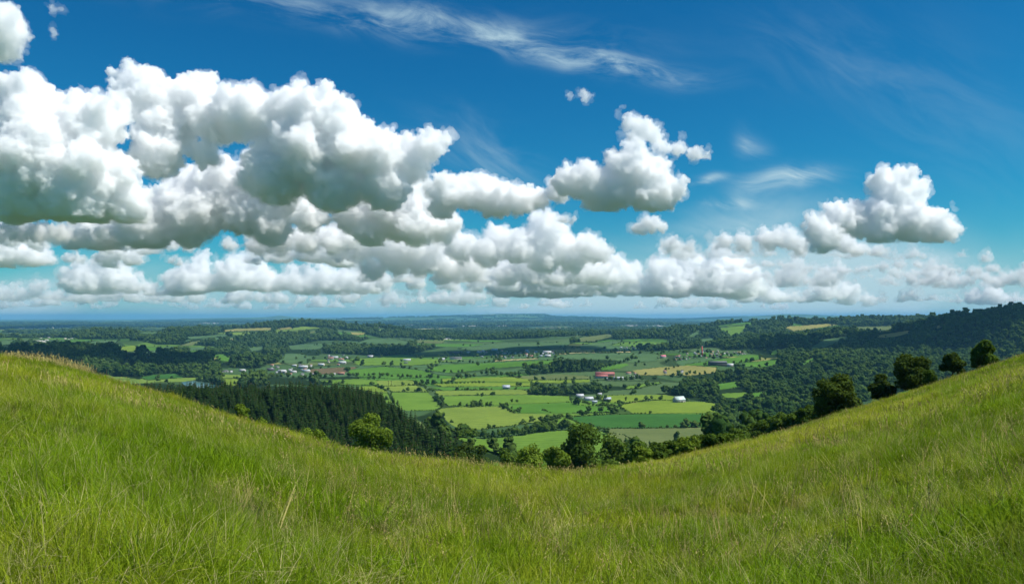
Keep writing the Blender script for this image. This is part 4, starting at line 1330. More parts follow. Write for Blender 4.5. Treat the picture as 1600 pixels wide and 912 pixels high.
row([(690, 600), (720, 599), (760, 598)], 4, 6, 'bush in the thin dashed hedge across the bright middle fields', 'dashed hedges in the middle fields', 'bush')
row([(722, 609), (770, 609)], 4, 6, 'bush in the hedge running to the grey roofed barn', 'hedge by the grey roofed barn', 'bush')
row([(806, 608), (812, 608)], 6, 5, 'bush at the end wall of the grey roofed barn', 'bushes by the grey roofed barn', 'bush')
row([(545, 588), (580, 587), (640, 590), (690, 591)], 7, 8, 'tree in the long row across the valley below the left village', 'long tree row below the left village')
row([(716, 592), (745, 590)], 10, 6, 'tree of the thick clump in the middle of the valley', 'thick clump in the valley middle')
row([(752, 585), (775, 587), (800, 588), (815, 586)], 10, 7, 'tree in the wooded line right of the thick valley clump', 'wooded line in the valley middle')
row([(820, 578), (845, 579), (862, 580)], 13, 7, 'tree leading to the tall dark tree row', 'trees before the tall dark row')
row([(862, 580), (890, 580), (932, 579)], 20, 6, 'tall dark tree in the dense row standing behind the green fields', 'tall dark tree row in mid valley', 'tall', hv=0.15)
row([(935, 577), (965, 570), (998, 560)], 9, 7, 'tree in the line climbing right from the tall dark row', 'line beyond the tall dark row')
row([(884, 593), (867, 596), (900, 594)], 5, 9, 'small lone tree in the field left of the red roofed works', 'lone trees left of the red roofed works', 'tall')
row([(902, 626), (930, 634), (962, 634)], 5, 5, 'bush screening the white roofed farm', 'bushes round the white roofed farm', 'bush')
row([(950, 632), (966, 637), (979, 643)], 4, 4, 'bush in the hedge running down from the white roofed farm', 'hedge below the white roofed farm', 'bush')
row([(960, 630), (985, 629), (1010, 626)], 3, 5, 'bush in the thin hedge behind the bright barn field', 'thin hedge behind the barn field', 'bush')
row([(992, 646), (1020, 647)], 3, 6, 'bush in the hedge between bright field and deep green field', 'hedge above the deep green field', 'bush')
row([(1044, 669), (1090, 667)], 6, 11, 'small tree at right end of the deep green field', 'trees under the deep green field')
row([(953, 691), (982, 692)], 11, 9, 'rounded tree in the short row on the lowest dull field', 'short row on the lowest field')
row([(1045, 577), (1062, 572)], 5, 8, 'small tree beside the tan field', 'trees by the tan field')
row([(1078, 584), (1090, 586), (1108, 584)], 6, 9, 'small tree standing in the lower edge of the tan field', 'trees under the tan field')
row([(1148, 568), (1175, 565), (1200, 561)], 5, 7, 'tree in the line behind the long dark building', 'line behind the long dark building')
row([(425, 590), (470, 591), (520, 590)], 8, 8, 'tree screening the white roofed left village', 'trees before the left village')
row([(680, 567), (720, 566), (760, 567)], 5, 9, 'small tree by the sheds left of the middle town', 'trees by the sheds of the middle town')
row([(760, 561), (800, 558), (845, 556), (870, 553)], 6, 7, 'tree among the houses of the middle town', 'trees in the middle town')
row([(1040, 566), (1080, 560), (1130, 556), (1160, 554)], 6, 7, 'tree among the houses of the red chimney town', 'trees in the red chimney town')
row([(945, 594), (975, 596), (1005, 592)], 8, 7, 'tree around the red roofed works', 'trees round the red roofed works')
for px, py, h, kd, lb in [
    (604, 625, 8, 'tree', 'round lone tree just above the shoulder of the conifer spur'), (614, 632, 13, 'tall', 'narrow dark tree behind the conifer spur, left of a pair'), (621, 636, 12, 'tall', 'narrow dark tree behind the conifer spur, right of a pair'),
    (723, 672, 12, 'tree', 'lone tree on the lower edge of the pale field'), (764, 671, 10, 'tree', 'round tree standing in front of the tree belt on the pale field'), (706, 660, 6, 'bush', 'bush alone at left tip of the pale field'),
    (746, 619, 6, 'tree', 'left one of two round trees on the mid green field'), (754, 619, 7, 'tree', 'right one of two round trees on the mid green field'), (751, 627, 5, 'bush', 'bush just above the broken tree row'),
    (800, 629, 7, 'tree', 'small tree at right end of the broken tree row'), (808, 628, 5, 'bush', 'bush right of the broken tree row end'),
    (978, 627, 9, 'tall', 'dark upright tree on the green field right of the white roofed farm'), (994, 627, 8, 'tree', 'square dark tree between the farm and the white barn'),
    (1016, 646, 6, 'tree', 'conical small tree on the edge of the deep green field'), (1075, 667, 13, 'tree', 'tallest tree at the lower right of the deep green field'),
    (1057, 691, 20, 'tree', 'big lone tree on the lowest dull green field'), (1015, 696, 9, 'tall', 'thin sapling on the lowest field'),
    (558, 566, 12, 'tree', 'pair of rounded trees right of the left village, left one'), (566, 571, 11, 'tree', 'pair of rounded trees right of the left village, right one'),
    (600, 571, 9, 'tree', 'round tree left of the two between white cottages'), (612, 571, 9, 'tree', 'round tree right of the two between white cottages'),
    (641, 556, 7, 'tree', 'tree on the far field edge above the cottages'), (651, 561, 9, 'tall', 'narrow tree on the far field right of the cottages'), (747, 572, 8, 'tree', 'dark round tree on the green field below the middle town'),
    (1060, 584, 8, 'tree', 'dark tree between red roofed works and white cottages'), (841, 539, 7, 'tree', 'lone tree in the broad bluish far field'),
    (1040, 580, 7, 'tree', 'tree at left edge of the tan field'), (477, 560, 6, 'tree', 'round tree on the bluish field above the left village'), (463, 561, 5, 'tree', 'small tree on the bluish field above the left village'),
    (367, 600, 6, 'tree', 'dark tree in the bright field right of the lake'),
]:
    valley_tree(px, py, h, kd, lb)
print('VALLEY TREES', N_VALLEY[0])
# ---------------------------------------------------------------- buildings
def flat_mat(name, col, rough=0.7, var=0.25, scale=0.6):
    m, T = new_mat(name)
    nz = T.noise(T.n('ShaderNodeTexCoord').outputs['Object'], scale, 4.0, 0.65)
    c = T.mix(nz, rgba(*[x * (1 - var) for x in col]), rgba(*[min(x * (1 + var), 0.85) for x in col]))
    b = T.n('ShaderNodeBsdfPrincipled', {'Base Color': c, 'Roughness': rough})
    T.n('ShaderNodeOutputMaterial', {'Surface': b.outputs[0]})
    return m


WALLS = {'white': flat_mat('white_render', (.38, .37, .33)), 'cream': flat_mat('cream_render', (.60, .54, .42)), 'grey': flat_mat('grey_render', (.35, .35, .34)), 'brick': flat_mat('brick', (.33, .17, .11)), 'dark': flat_mat('dark_boards', (.05, .05, .045))}
ROOFS = {'white': flat_mat('white_sheet_roof', (.44, .45, .46), 0.45), 'grey': flat_mat('grey_sheet_roof', (.34, .38, .42), 0.45), 'slate': flat_mat('slate_roof', (.09, .095, .10)), 'tile': flat_mat('tile_roof', (.32, .15, .09)), 'red': flat_mat('red_roof', (.30, .085, .07)), 'pink': flat_mat('pink_roof', (.55, .16, .20)), 'mint': flat_mat('pale_green_roof', (.52, .62, .56), 0.4)}
GLASS, T = new_mat('window_glass')
T.n('ShaderNodeOutputMaterial', {'Surface': T.n('ShaderNodeBsdfPrincipled', {'Base Color': rgba(.03, .04, .05), 'Roughness': 0.15}).outputs[0]})


def boxes(bs):
    v, f = [], []
    for x0, x1, y0, y1, z0, z1 in bs:
        o = len(v)
        v += [(x0, y0, z0), (x1, y0, z0), (x1, y1, z0), (x0, y1, z0), (x0, y0, z1), (x1, y0, z1), (x1, y1, z1), (x0, y1, z1)]
        f += [tuple(i + o for i in q) for q in ((0, 3, 2, 1), (4, 5, 6, 7), (0, 1, 5, 4), (1, 2, 6, 5), (2, 3, 7, 6), (3, 0, 4, 7))]
    return v, f


def house_parts(w, d, h, rh, eave=0.5):
    """wall block with gables, pitched roof slabs with eaves, window and door boxes; ridge along x."""
    hw, hd = w / 2, d / 2
    wall_v = [(-hw, -hd, -2.5), (hw, -hd, -2.5), (hw, hd, -2.5), (-hw, hd, -2.5), (-hw, -hd, h), (hw, -hd, h), (hw, hd, h), (-hw, hd, h), (-hw, 0, h + rh * 0.97), (hw, 0, h + rh * 0.97)]
    wall_f = [(0, 3, 2, 1), (0, 1, 5, 4), (2, 3, 7, 6), (1, 2, 6, 9, 5), (3, 0, 4, 8, 7), (4, 5, 9, 8), (6, 7, 8, 9)]
    k = eave; sl = rh / hd; t = 0.28
    z0 = h - k * sl + 0.05
    roof_v = []
    for x in (-hw - k, hw + k):
        roof_v += [(x, -hd - k, z0), (x, 0, h + rh + 0.05), (x, hd + k, z0), (x, hd + k, z0 + t), (x, 0, h + rh + 0.05 + t), (x, -hd - k, z0 + t)]
    roof_f = [(0, 1, 4, 5), (1, 2, 3, 4), (6, 11, 10, 7), (7, 10, 9, 8), (5, 4, 10, 11), (4, 3, 9, 10), (0, 6, 7, 1), (1, 7, 8, 2), (0, 5, 11, 6), (2, 8, 9, 3)]
    return (wall_v, wall_f), (roof_v, roof_f)


def window_boxes(w, d, h):
    n = max(2, int(w / 3.2)); out = []
    rows = [0.9] if h < 4.5 else [0.9, 3.6]
    for z in rows:
        for i in range(n):
            x = -w / 2 + (i + 0.5) * w / n
            out.append((x - .55, x + .55, -d / 2 - .06, -d / 2 + .05, z, z + 1.3))
            out.append((x - .55, x + .55, d / 2 - .05, d / 2 + .06, z, z + 1.3))
    return out


N_HOUSE = [0]
HOUSE_SRC = {}


def building(px, py, w_px, wall, roof, label, group=None, name='house', h=None, d=None, rh=None, yaw=None, parts=False, chimney=False, dmin=400, cat='house'):
    P, ok = hit([px], [py], dmin=dmin)
    if not ok[0]: return None
    x, y, z = P[0]
    w = w_px * 0.85 / F * y
    if d is None: d = min(max(w * 0.5, 5.0), 14)
    if h is None: h = min(max(0.22 * w, 3.0), 4.6)
    if rh is None: rh = min(0.3 * d, 3.4)
    if yaw is None: yaw = random.uniform(-0.45, 0.45)
    (wv, wf), (rv, rf) = house_parts(w, d, h, rh)
    e = link(bpy.data.objects.new(name, None)); e.location = (x, y, z); e.rotation_euler = (0, 0, yaw)
    link(bpy.data.objects.new('wall', make_mesh('wall', wv, wf, [WALLS[wall]])), e)
    r = link(bpy.data.objects.new('roof', make_mesh('roof', rv, rf, [ROOFS[roof]])), e)
    if chimney:
        cv, cf = boxes([(w * .28, w * .28 + 1.0, -0.5, 0.5, h + rh * 0.5, h + rh + 1.4)])
        link(bpy.data.objects.new('chimney', make_mesh('chimney', cv, cf, [WALLS['brick']])), r)
    if parts:
        for b in window_boxes(w, d, h)[:12]:
            bv, bf = boxes([b])
            link(bpy.data.objects.new('window', make_mesh('window', bv, bf, [GLASS])), e)
        bv, bf = boxes([(w * .02, w * .02 + min(3.2, w * .2), -d / 2 - .09, -d / 2 + .05, -0.4, min(h * .8, 3.0))])
        link(bpy.data.objects.new('door', make_mesh('door', bv, bf, [WALLS['dark']])), e)
    N_HOUSE[0] += 1
    return tag(e, label, cat, group)


def small_house(px, py, w_px, wall, roof, label, group):
    """Few-pixel house: copies of one source thing per colouring, wall and roof as parts."""
    P, ok = hit([px], [py], dmin=900)
    if not ok[0]: return None
    x, y, z = P[0]
    s = w_px / F * y / 12.0
    key = (wall, roof)
    if key not in HOUSE_SRC:
        (wv, wf), (rv, rf) = house_parts(12, 8, 5.2, 3.0)
        HOUSE_SRC[key] = (make_mesh('wall', wv, wf, [WALLS[wall]]), make_mesh('roof', rv, rf, [ROOFS[roof]]))
    e = link(bpy.data.objects.new('house', None)); e.location = (x, y, z); e.rotation_euler = (0, 0, random.choice([0, 1.57]) + random.uniform(-.35, .35)); e.scale = (s, s, s * random.uniform(0.8, 1.1))
    wo = bpy.data.objects.new('wall', HOUSE_SRC[key][0]); link(wo, e)
    ro = bpy.data.objects.new('roof', HOUSE_SRC[key][1]); link(ro, e)
    N_HOUSE[0] += 1
    return tag(e, label, 'house', group)


# near farm and barns
building(1061, 628, 19, 'white', 'mint', 'pale green roofed white barn standing on the bright green field', name='barn', h=5.0, rh=5.2, d=13, yaw=0.42, parts=True, cat='barn')
building(791, 607.5, 13, 'grey', 'grey', 'grey metal roofed barn among hedges in the middle fields', name='barn', h=4.5, rh=3.8, d=13, yaw=0.05, parts=True, cat='barn')
building(906, 621, 13, 'white', 'white', 'long white roofed shed at left of the valley farm', name='farm_shed', h=4, rh=3, d=12, yaw=0.15, cat='shed')
building(920, 625.5, 15, 'grey', 'white', 'white roofed shed in the middle of the valley farm', name='farm_shed', h=4, rh=3, d=13, yaw=0.1, cat='shed')
building(929, 629.5, 9, 'white', 'grey', 'low grey roofed shed below the middle shed of the valley farm', name='farm_shed', yaw=0.1, cat='shed')
building(949, 626, 13, 'dark', 'grey', 'dark walled shed at right of the valley farm', name='farm_shed', h=4, rh=2.6, d=11, yaw=-0.1, cat='shed')
building(937, 617.5, 7, 'white', 'white', 'small white cottage above the valley farm', name='cottage', parts=True, chimney=True)
building(1247, 630, 12, 'cream', 'tile', 'cream house half hidden in woods under the right slope trees', name='house', dmin=500)
building(1127, 678, 9, 'cream', 'slate', 'small stone hut among bushes below the right meadow edge', name='hut', dmin=340, cat='hut')
# red roofed works
building(945, 587.5, 34, 'brick', 'red', 'long red roofed factory hall in the valley works', name='factory_hall', h=6, rh=4, d=22, yaw=0.02, cat='factory')
building(940, 590.5, 22, 'white', 'red', 'shorter red roofed hall in front of the long factory hall', name='factory_hall', h=5, rh=3.4, d=16, yaw=0.02, cat='factory')
building(966, 592.5, 18, 'white', 'white', 'white sheds along the front of the red roofed works', name='works_shed', h=4, rh=2, d=12, yaw=0, cat='shed')
building(950, 593.5, 9, 'white', 'grey', 'small grey roofed shed at front left of the red roofed works', name='works_shed', cat='shed')
building(990, 591, 14, 'white', 'mint', 'pale roofed shed at right end of the red roofed works', name='works_shed', h=4, rh=2, d=12, yaw=0, cat='shed')
building(935, 583.5, 10, 'grey', 'slate', 'grey house behind the red roofed works', name='house')
building(982, 584, 9, 'cream', 'tile', 'cream house behind right end of the red roofed works', name='house')
# the pink roofed shed, long dark block and the red chimney
building(1036, 559, 10, 'white', 'pink', 'pink red roofed shed at left end of the chimney town', name='shed', h=5, rh=3.5, cat='shed')
building(1121, 571, 32, 'dark', 'slate', 'long dark block with rows of white windows right of the tan field', name='long_building', h=9, rh=3, d=16, yaw=0.02, cat='building')
building(1141, 572.5, 11, 'white', 'white', 'white roofed hall beside the long dark block', name='hall', h=5, rh=3, cat='building')
P, ok = hit([1097], [556.5], dmin=900)
x, y, z = P[0]
ch = link(bpy.data.objects.new('factory_chimney', None)); ch.location = (x, y, z)
red_m = flat_mat('red_chimney_paint', (.55, .07, .05)); hh_ = 16.0 / F * y; rw = 1.15 / F * y
tv, tf = tube([(0, 0, -2), (0, 0, hh_ * 0.5), (0, 0, hh_)], [rw * 1.25, rw * 0.95, rw * 0.75], 14)
link(bpy.data.objects.new('stack', make_mesh('stack', np.array(tv), tf, [red_m])), ch)
tv, tf = tube([(0, 0, hh_), (0, 0, hh_ + 1.2)], [rw * 0.92, rw * 0.92], 14)
link(bpy.data.objects.new('rim', make_mesh('rim', np.array(tv), tf, [WALLS['grey']])), ch)
tag(ch, 'tall red factory chimney rising above the town in the valley', 'chimney')
for px, lb in ((607, 'left'), (611.5, 'right')):
    P, ok = hit([px], [602], dmin=500); x, y, z = P[0]
    tv, tf = tube([(0, 0, -1), (0, 0, 11)], [.42, .3], 6); av, af = boxes([(-2.2, 2.2, -.2, .2, 9.4, 9.9)])
    e = link(bpy.data.objects.new('utility_pole', None)); e.location = (x, y, z)
    link(bpy.data.objects.new('pole', make_mesh('pole', np.array(tv), tf, [BARK])), e); link(bpy.data.objects.new('crossarm', make_mesh('crossarm', av, af, [BARK])), e)
    tag(e, 'thin wooden utility pole in the pale field, ' + lb + ' of the two', 'pole')
# left village
for px, py, w, wl, rf, lb in [
    (441, 582, 15, 'white', 'white', 'biggest white roofed hall in the middle of the left village'), (459, 582, 10, 'white', 'white', 'white hall right of the biggest hall in the left village'),
    (479, 581, 13, 'white', 'grey', 'white building with grey roof at right end of the left village halls'), (474, 575, 16, 'white', 'white', 'long white roofed shed above the right halls of the left village'),
    (460, 572, 8, 'white', 'white', 'white house at the upper middle of the left village'), (423, 579, 13, 'dark', 'slate', 'long dark roofed shed at left of the left village'),
    (379, 580, 11, 'white', 'white', 'lone white long house at edge of the dark wood near the lake'), (502, 571, 11, 'cream', 'white', 'cream long shed between left village and upper hamlet'),
    (535, 568, 13, 'white', 'white', 'white roofed long shed at right of the upper hamlet'), (533, 563, 10, 'white', 'tile', 'tiled house in the middle of the upper hamlet'),
    (524, 559.5, 10, 'white', 'white', 'white hall at top of the upper hamlet'), (517, 561, 10, 'white', 'tile', 'white house with tiled roof at left of the upper hamlet'),
    (533, 585, 12, 'brick', 'tile', 'brick barn on the lane below the ploughed field'), (491, 586, 8, 'cream', 'white', 'low pale shed at the corner of the ploughed field'), (521, 585.5, 7, 'cream', 'white', 'small pale shed beside the brick barn'),
    (579, 558, 10, 'white', 'white', 'white shed alone in the far field right of the upper hamlet'), (636, 564, 13, 'white', 'white', 'white row of cottages between the two round trees and town'), (634, 568, 7, 'white', 'slate', 'white cottage below the row of cottages'),
    (690, 562.5, 11, 'white', 'white', 'white sheds at left edge of the middle town'), (712, 561, 22, 'cream', 'slate', 'long pale greenhouse row left of the middle town'),
    (773, 547.5, 11, 'white', 'white', 'white roofed works above the middle town'), (732, 551, 6, 'cream', 'white', 'cream house at upper left of the middle town'), (748, 551, 7, 'white', 'white', 'white house at upper middle of the middle town'),
    (712, 552, 24, 'dark', 'slate', 'dark long sheds at upper left of the middle town'), (855, 551.5, 15, 'white', 'white', 'long white hall at right end of the middle town'), (856, 557, 11, 'white', 'white', 'white hall below the long hall at right of middle town'),
    (830, 557, 7, 'brick', 'tile', 'brick house near the tan strip in the middle town'), (866, 550, 8, 'cream', 'tile', 'tiled house at far right of the middle town'),
]:
    building(px, py, w, wl, rf, lb, yaw=random.uniform(-.25, .25), name='hall' if 'hall' in lb else ('shed' if 'shed' in lb else 'house'), cat='building')


def cluster(poly, n, w, label, group, cols):
    b = np.array(poly); k = 0
    while k < n:
        px = random.uniform(*b[:, 0][[b[:, 0].argmin(), b[:, 0].argmax()]]); py = random.uniform(b[:, 1].min(), b[:, 1].max())
        if in_poly(np.array([px]), np.array([py]), poly)[0]:
            wl, rf = random.choice(cols)
            small_house(px, py, w * random.uniform(0.7, 1.3), wl, rf, label, group); k += 1


C1 = [('white', 'white'), ('white', 'slate'), ('white', 'tile'), ('cream', 'tile'), ('white', 'grey')]
cluster([(345, 581), (368, 579), (368, 584), (345, 585)], 8, 3.6, 'small white house in the lakeside hamlet under the dark wood', 'houses of the lakeside hamlet', C1[:2])
cluster([(416, 572), (486, 569), (488, 578), (486, 587), (416, 588)], 22, 4.2, 'small house of the left village among trees', 'houses of the left village', C1)
cluster([(512, 555), (542, 554), (542, 570), (512, 572)], 12, 4.0, 'small house of the upper hamlet by the wood', 'houses of the upper hamlet', C1)
cluster([(740, 548), (830, 549), (870, 549), (872, 556), (800, 560), (750, 559)], 46, 3.6, 'small house in the middle town across the valley', 'houses of the middle town', C1)
cluster([(1060, 553), (1095, 548), (1162, 548), (1165, 554), (1110, 560), (1050, 564)], 52, 3.5, 'small house in the town round the red chimney', 'houses of the chimney town', C1)
cluster([(1038, 581), (1068, 581), (1068, 586), (1038, 586)], 9, 4.2, 'small white cottage right of the red roofed works', 'cottages right of the red works', C1[:3])
cluster([(962, 543), (994, 542), (994, 549), (962, 550)], 9, 3.8, 'small grey house at foot of the wooded plateau', 'houses at foot of the plateau', [('grey', 'slate'), ('white', 'grey'), ('cream', 'slate')])
cluster([(990, 584), (1004, 582), (1004, 588), (992, 590)], 5, 4.0, 'small house next to the red roofed works', 'houses next to the red works', C1)
print('HOUSES', N_HOUSE[0])

# far towns on the plain: thousands of specks, one object
rng = np.random.default_rng(3)
bv, bf = boxes([(-.5, .5, -.4, .4, -0.2, .55)])
kinds = [proto(make_mesh('far_house', bv, bf, [WALLS[k]])) for k in ('white', 'cream', 'white', 'grey')]
pts = []
for (x0, x1, y0, y1, n) in [(25, 130, 508, 514, 170), (110, 290, 504.5, 510, 170), (300, 420, 503, 507, 50), (560, 690, 503, 512, 130), (690, 800, 505, 510, 170), (700, 800, 521, 529, 60), (900, 1080, 506, 514, 130), (20, 80, 532, 536, 45), (70, 110, 527, 532, 20), (640, 760, 526, 531, 40), (500, 560, 505, 508, 30), (1290, 1430, 517, 522, 14)]:
    cx_ = rng.uniform(x0, x1, max(3, n // 12)); cy_ = rng.uniform(y0, y1, len(cx_))
    k = rng.integers(0, len(cx_), n)
    pts.append(np.column_stack([cx_[k] + rng.normal(0, 5, n), np.clip(cy_[k] + rng.normal(0, .6, n), y0, y1)]))
pts = np.concatenate(pts)
P, ok = hit(pts[:, 0], pts[:, 1], dmin=2500)
P = P[ok]
s = P[:, 1] / F * rng.uniform(1.2, 3.0, len(P))
o = scatter('distant_town', P, np.column_stack([np.zeros(len(P)), np.zeros(len(P)), rng.uniform(0, 3.1, len(P))]), np.column_stack([s * 1.5, s, s * 0.75]), kinds)
tag(o, 'pale specks of distant towns scattered over the plain below the horizon', 'town', None, 'stuff')
# ---------------------------------------------------------------- haze
hm, T = new_mat('haze_air')
pv = T.n('ShaderNodeVolumePrincipled', {'Color': rgba(*HAZE_COL), 'Density': HAZE_DENSITY, 'Anisotropy': 0.0})
T.n('ShaderNodeOutputMaterial').inputs['Volume']
T.link(pv.outputs[0], [n for n in T.t.nodes if n.type == 'OUTPUT_MATERIAL'][0].inputs['Volume'])
hv, hf = boxes([(-61000, 61000, -61000, 61000, float(_Z.min()) - 1.0, max(float(_Z.max()), 30.0) + 40.0)])
hz = link(bpy.data.objects.new('haze', make_mesh('haze', hv, hf, [hm])))
tag(hz, 'thin pale blue haze filling the valley air', None, None, 'stuff')
# ---------------------------------------------------------------- meadow grass
def grass_mat():
    m, T = new_mat('meadow_grass')
    tint = T.n('ShaderNodeAttribute', attribute_name='tint').outputs['Fac']
    oi = T.n('ShaderNodeObjectInfo')
    flat = T.vmath('MULTIPLY', T.n('ShaderNodeNewGeometry').outputs['Position'], (1.0, 1.0, 0.0))
    big = T.noise(T.vmath('MULTIPLY', flat, (1.0, 0.6, 1.0)), 0.11, 4.0, 0.6, 0.8)
    med = T.noise(flat, 0.6, 3.0, 0.6)
    g = T.mix(tint, rgba(.080, .170, .004), rgba(.255, .380, .010))
    y = T.mix(tint, rgba(.330, .370, .016), rgba(.52, .50, .050))
    f = T.math('ADD', T.math('MULTIPLY', T.math('SUBTRACT', big, 0.5), 4.2), T.math('MULTIPLY', T.math('SUBTRACT', med, 0.5), 1.5))
    wide = T.noise(flat, 0.028, 2.0, 0.5)
    f = T.math('ADD', f, T.math('MULTIPLY', T.math('SUBTRACT', wide, 0.5), 2.2))
    f = T.math('ADD', f, T.math('MULTIPLY', oi.outputs['Random'], 0.45))
    f = T.math('ADD', f, 0.16, clamp=True)
    c = T.mix(f, g, y)
    th = T.noise(T.vmath('ADD', flat, (31.0, 7.0, 0.0)), 0.33, 4.0, 0.62)
    c = T.mix(T.maprange(th, 0.56, 0.74, 0.0, 0.4), c, rgba(.28, .22, .055))
    c = T.mix(T.maprange(tint, 0.955, 0.965, 0.0, 1.0, False), c, rgba(.52, .46, .20))
    d = T.n('ShaderNodeBsdfPrincipled', {'Base Color': c, 'Roughness': 0.5, 'Specular IOR Level': 0.06})
    t = T.n('ShaderNodeBsdfTranslucent', {'Color': T.mix(0.3, c, rgba(.30, .36, .02))})
    mx = T.n('ShaderNodeMixShader', {0: 0.42, 1: d.outputs[0], 2: t.outputs[0]})
    T.n('ShaderNodeOutputMaterial', {'Surface': mx.outputs[0]})
    return m


GRASS = grass_mat()
STRAW_M, T = new_mat('dry_stalk')
oi = T.n('ShaderNodeObjectInfo')
T.n('ShaderNodeOutputMaterial', {'Surface': T.n('ShaderNodeBsdfDiffuse', {'Color': T.mix(oi.outputs['Random'], rgba(.42, .38, .13), rgba(.36, .27, .11))}).outputs[0]})


def tuft(name, n, rad, h, wid, rng, bend=0.5, lean=0.25, straw=0.03, seg=4, hv=0.35, tint_lo=0.0, tint_hi=0.94):
    V, Fc, Tn = [], [], []
    for i in range(n):
        a = rng.uniform(0, 6.283); r = rad * math.sqrt(rng.random())
        x0, y0 = math.cos(a) * r, math.sin(a) * r
        hh = h * rng.uniform(1 - hv, 1 + hv); w = wid * rng.uniform(0.6, 1.3)
        da = rng.uniform(0, 6.283)
        dx, dy = math.cos(da) + lean * 2.2, math.sin(da) * 0.9
        L = math.hypot(dx, dy) + 1e-6; dx, dy = dx / L, dy / L
        b = bend * rng.uniform(0.2, 1.7); sx, sy = -dy, dx
        if rng.random() < 0.5:
            tw = rng.uniform(-.8, .8); sx, sy = sx * math.cos(tw) - sy * math.sin(tw), sx * math.sin(tw) + sy * math.cos(tw)
        tn = 0.98 if rng.random() < straw else rng.uniform(tint_lo, tint_hi)
        o = len(V)
        ang = rng.uniform(0.0, 0.25); px_, pz = 0.0, -0.02; stp = hh / seg
        for k in range(seg + 1):
            ww = w * (1 - (k / seg) ** 1.6) * 0.5 + 0.0004
            V.append((x0 + dx * px_ - sx * ww, y0 + dy * px_ - sy * ww, pz)); V.append((x0 + dx * px_ + sx * ww, y0 + dy * px_ + sy * ww, pz))
            px_ += math.sin(ang) * stp; pz += math.cos(ang) * stp; ang += b * 2.0 / seg
            Tn += [tn, tn]
        for k in range(seg):
            Fc.append((o + 2 * k, o + 2 * k + 1, o + 2 * k + 3, o + 2 * k + 2))
    me = make_mesh(name, np.array(V), np.array(Fc), [GRASS])
    set_attr(me, 'tint', Tn)
    return proto(me)


def stalks(name, n, rad, h, rng, thick=0.0022, head=0.06):
    """Thin dry flowering stems with a loose seed head."""
    V, Fc = [], []
    for i in range(n):
        x0, y0 = rng.normal(0, rad, 2); da = rng.uniform(-1.2, 1.2); hh = h * rng.uniform(0.7, 1.25); b = rng.uniform(0.2, 0.9)
        dx, dy = math.cos(da), math.sin(da)
        pts, ang, u, z = [], 0.05, 0.0, 0.0
        for k in range(6):
            pts.append((x0 + dx * u, y0 + dy * u, z)); u += math.sin(ang) * hh / 5; z += math.cos(ang) * hh / 5; ang += b / 5
        o = len(V)
        for k, p in enumerate(pts):
            w = thick * (1.2 - k * 0.12)
            V += [(p[0] - dy * w - w * .5, p[1] + dx * w, p[2]), (p[0] + dy * w + w * .5, p[1] - dx * w, p[2])]
        Fc += [(o + 2 * k, o + 2 * k + 1, o + 2 * k + 3, o + 2 * k + 2) for k in range(5)]
        for k in range(9):
            t = rng.uniform(0.72, 1.0) * 5; i0 = min(int(t), 4); f = t - i0
            p = np.array(pts[i0]) * (1 - f) + np.array(pts[i0 + 1]) * f
            q = p + np.array([rng.uniform(-.25, .5) * dx, rng.uniform(-.4, .4), rng.uniform(-.1, .5)]) * head
            w = thick * 1.6; o = len(V)
            V += [tuple(p), tuple((p + q) / 2 + np.array([w, w, 0])), tuple(q), tuple((p + q) / 2 - np.array([w, w, 0]))]
            Fc.append((o, o + 1, o + 2, o + 3))
    return proto(make_mesh(name, np.array(V), np.array(Fc), [STRAW_M]))


gr = np.random.default_rng(12)
NEAR = [tuft('grass_tuft', 85, 0.20, 0.36, 0.0065, gr, 0.45, 0.2) for _ in range(4)] + \
       [tuft('leaning_tuft', 80, 0.22, 0.52, 0.006, gr, 1.35, 0.5, 0.12) for _ in range(4)] + \
       [tuft('broad_tuft', 45, 0.16, 0.34, 0.013, gr, 0.7, 0.2, 0.01) for _ in range(2)] + \
       [tuft('fine_tuft', 90, 0.22, 0.44, 0.0038, gr, 1.2, 0.3, 0.35) for _ in range(3)]
MIDG = [tuft('mid_tuft', 80, 0.40, 0.36, 0.013, gr, 0.6, 0.4, 0.05, 3, tint_lo=0.2) for _ in range(4)] + [tuft('mid_leaning_tuft', 75, 0.40, 0.42, 0.012, gr, 1.0, 0.7, 0.12, 3, tint_lo=0.3) for _ in range(3)]
FARG = [tuft('far_tuft', 75, 0.75, 0.38, 0.030, gr, 0.6, 0.4, 0.08, 2, tint_lo=0.4) for _ in range(5)]
STK = [stalks('dry_stalks', 5, 0.16, 0.58, gr) for _ in range(4)]
STK_FAR = [stalks('far_stalks', 8, 0.45, 0.62, gr, 0.007, 0.12) for _ in range(3)]


def meadow_points(r0, r1, dens, half=0.70):
    a_ = half * (r1 * r1 - r0 * r0)
    n = int(a_ * dens)
    th = RNG.uniform(-half, half, n); r = np.sqrt(RNG.uniform(r0 * r0, r1 * r1, n))
    D = np.interp(th, _tt, _Dt)
    k = r < D * 1.45
    th, r = th[k], r[k]
    x, y = np.sin(th) * r, np.cos(th) * r
    return x, y, ground(x, y), r


def grass_rot(x, y, spread):
    flow = 6.0 * fbm(x, y, 9.0, 3, 51) + spread * RNG.normal(size=len(x))
    return np.column_stack([RNG.normal(0, .20, len(x)), RNG.normal(0, .20, len(x)), flow - 0.5])


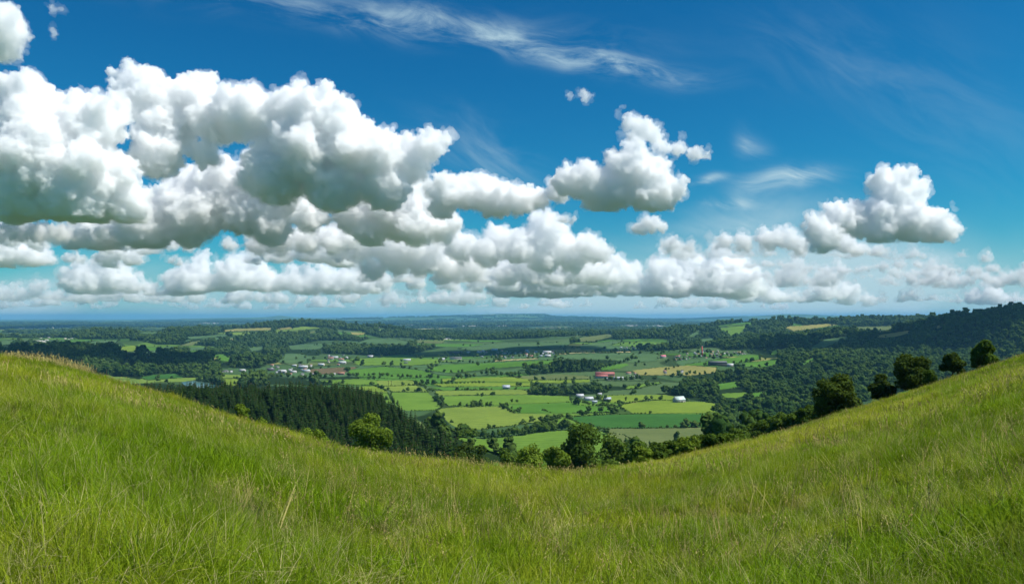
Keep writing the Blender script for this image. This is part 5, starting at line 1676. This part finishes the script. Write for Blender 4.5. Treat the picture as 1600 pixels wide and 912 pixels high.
for nm, r0, r1, dens, kinds, s0, sp, half, lb in [
    ('meadow_grass', 0.9, 10.0, 46, NEAR, 0.76, 0.7, 2.4, 'tall tangled green meadow grass right in front of the viewer'),
    ('meadow_grass', 10.0, 22.0, 24, NEAR, 0.88, 0.7, 1.5, 'tall meadow grass a little way up the slope'),
    ('meadow_grass', 20.0, 55.0, 8.0, MIDG, 0.82, 0.7, 1.35, 'meadow grass over the middle of the hillside'),
    ('meadow_grass', 52.0, 180.0, 2.6, FARG, 0.74, 0.8, 1.2, 'meadow grass along the far brow of the hillside'),
]:
    x, y, z, r = meadow_points(r0, r1, dens, half)
    big = fbm(x, y, 3.2, 3, 71)
    s = s0 * RNG.uniform(0.7, 1.2, len(x)) * (1 + 0.7 * big)
    idx = None
    if kinds is NEAR:
        pch = fbm(x, y, 4.5, 3, 81) + RNG.normal(0, .16, len(x))
        idx = np.where(pch > 0.10, RNG.integers(4, 8, len(x)), np.where(pch < -0.20, RNG.integers(8, 10, len(x)), np.where(pch < -0.08, RNG.integers(10, 13, len(x)), RNG.integers(0, 4, len(x)))))
    if kinds is NEAR or kinds is MIDG:
        thin = fbm(x, y, 1.6, 3, 101) + RNG.normal(0, .10, len(x)) > -0.44
        x, y, z, s = x[thin], y[thin], z[thin], s[thin]
        idx = idx[thin] if idx is not None else None
    print('GRASS', len(x))
    o = scatter(nm, np.column_stack([x, y, z]), grass_rot(x, y, sp + 0.5), np.column_stack([s, s, s * RNG.uniform(.85, 1.15, len(x))]), kinds, idx)
    tag(o, lb, 'grass', None, 'stuff')
x, y, z, r = meadow_points(3.0, 24.0, 4.0)
k = fbm(x, y, 5.0, 3, 91) + 0.25 * np.sign(x) * np.clip(np.abs(x) / 15, 0, 1) > -0.05
x, y, z = x[k], y[k], z[k]
o = scatter('dry_stalks', np.column_stack([x, y, z]), grass_rot(x, y, 1.2), RNG.uniform(0.7, 1.15, len(x)), STK)
tag(o, 'thin dry seed stalks standing among the near grass', 'grass', None, 'stuff')
x, y, z, r = meadow_points(22.0, 170.0, 0.8)
k = fbm(x, y, 14.0, 3, 93) + 0.12 * (x > 10) > 0.0
x, y, z = x[k], y[k], z[k]
o = scatter('dry_stalks', np.column_stack([x, y, z]), grass_rot(x, y, 1.2), RNG.uniform(0.55, 0.9, len(x)), STK_FAR)
tag(o, 'dry seed stalks catching light across the far meadow', 'grass', None, 'stuff')
# brown reedy stalks along the left crest
th = np.arctan((RNG.uniform(10, 130, 260) - CX) / F); D = np.interp(th, _tt, _Dt); r = D * RNG.uniform(0.82, 1.02, 260)
x, y = np.sin(th) * r, np.cos(th) * r
o = scatter('tall_reed_grass', np.column_stack([x, y, ground(x, y)]), grass_rot(x, y, 1.0), RNG.uniform(0.8, 1.3, 260) * np.where(RNG.random(260) < 0.5, 1, .8), STK_FAR)
tag(o, 'brown tall reedy grass along the crest at upper left of the meadow', 'grass', None, 'stuff')
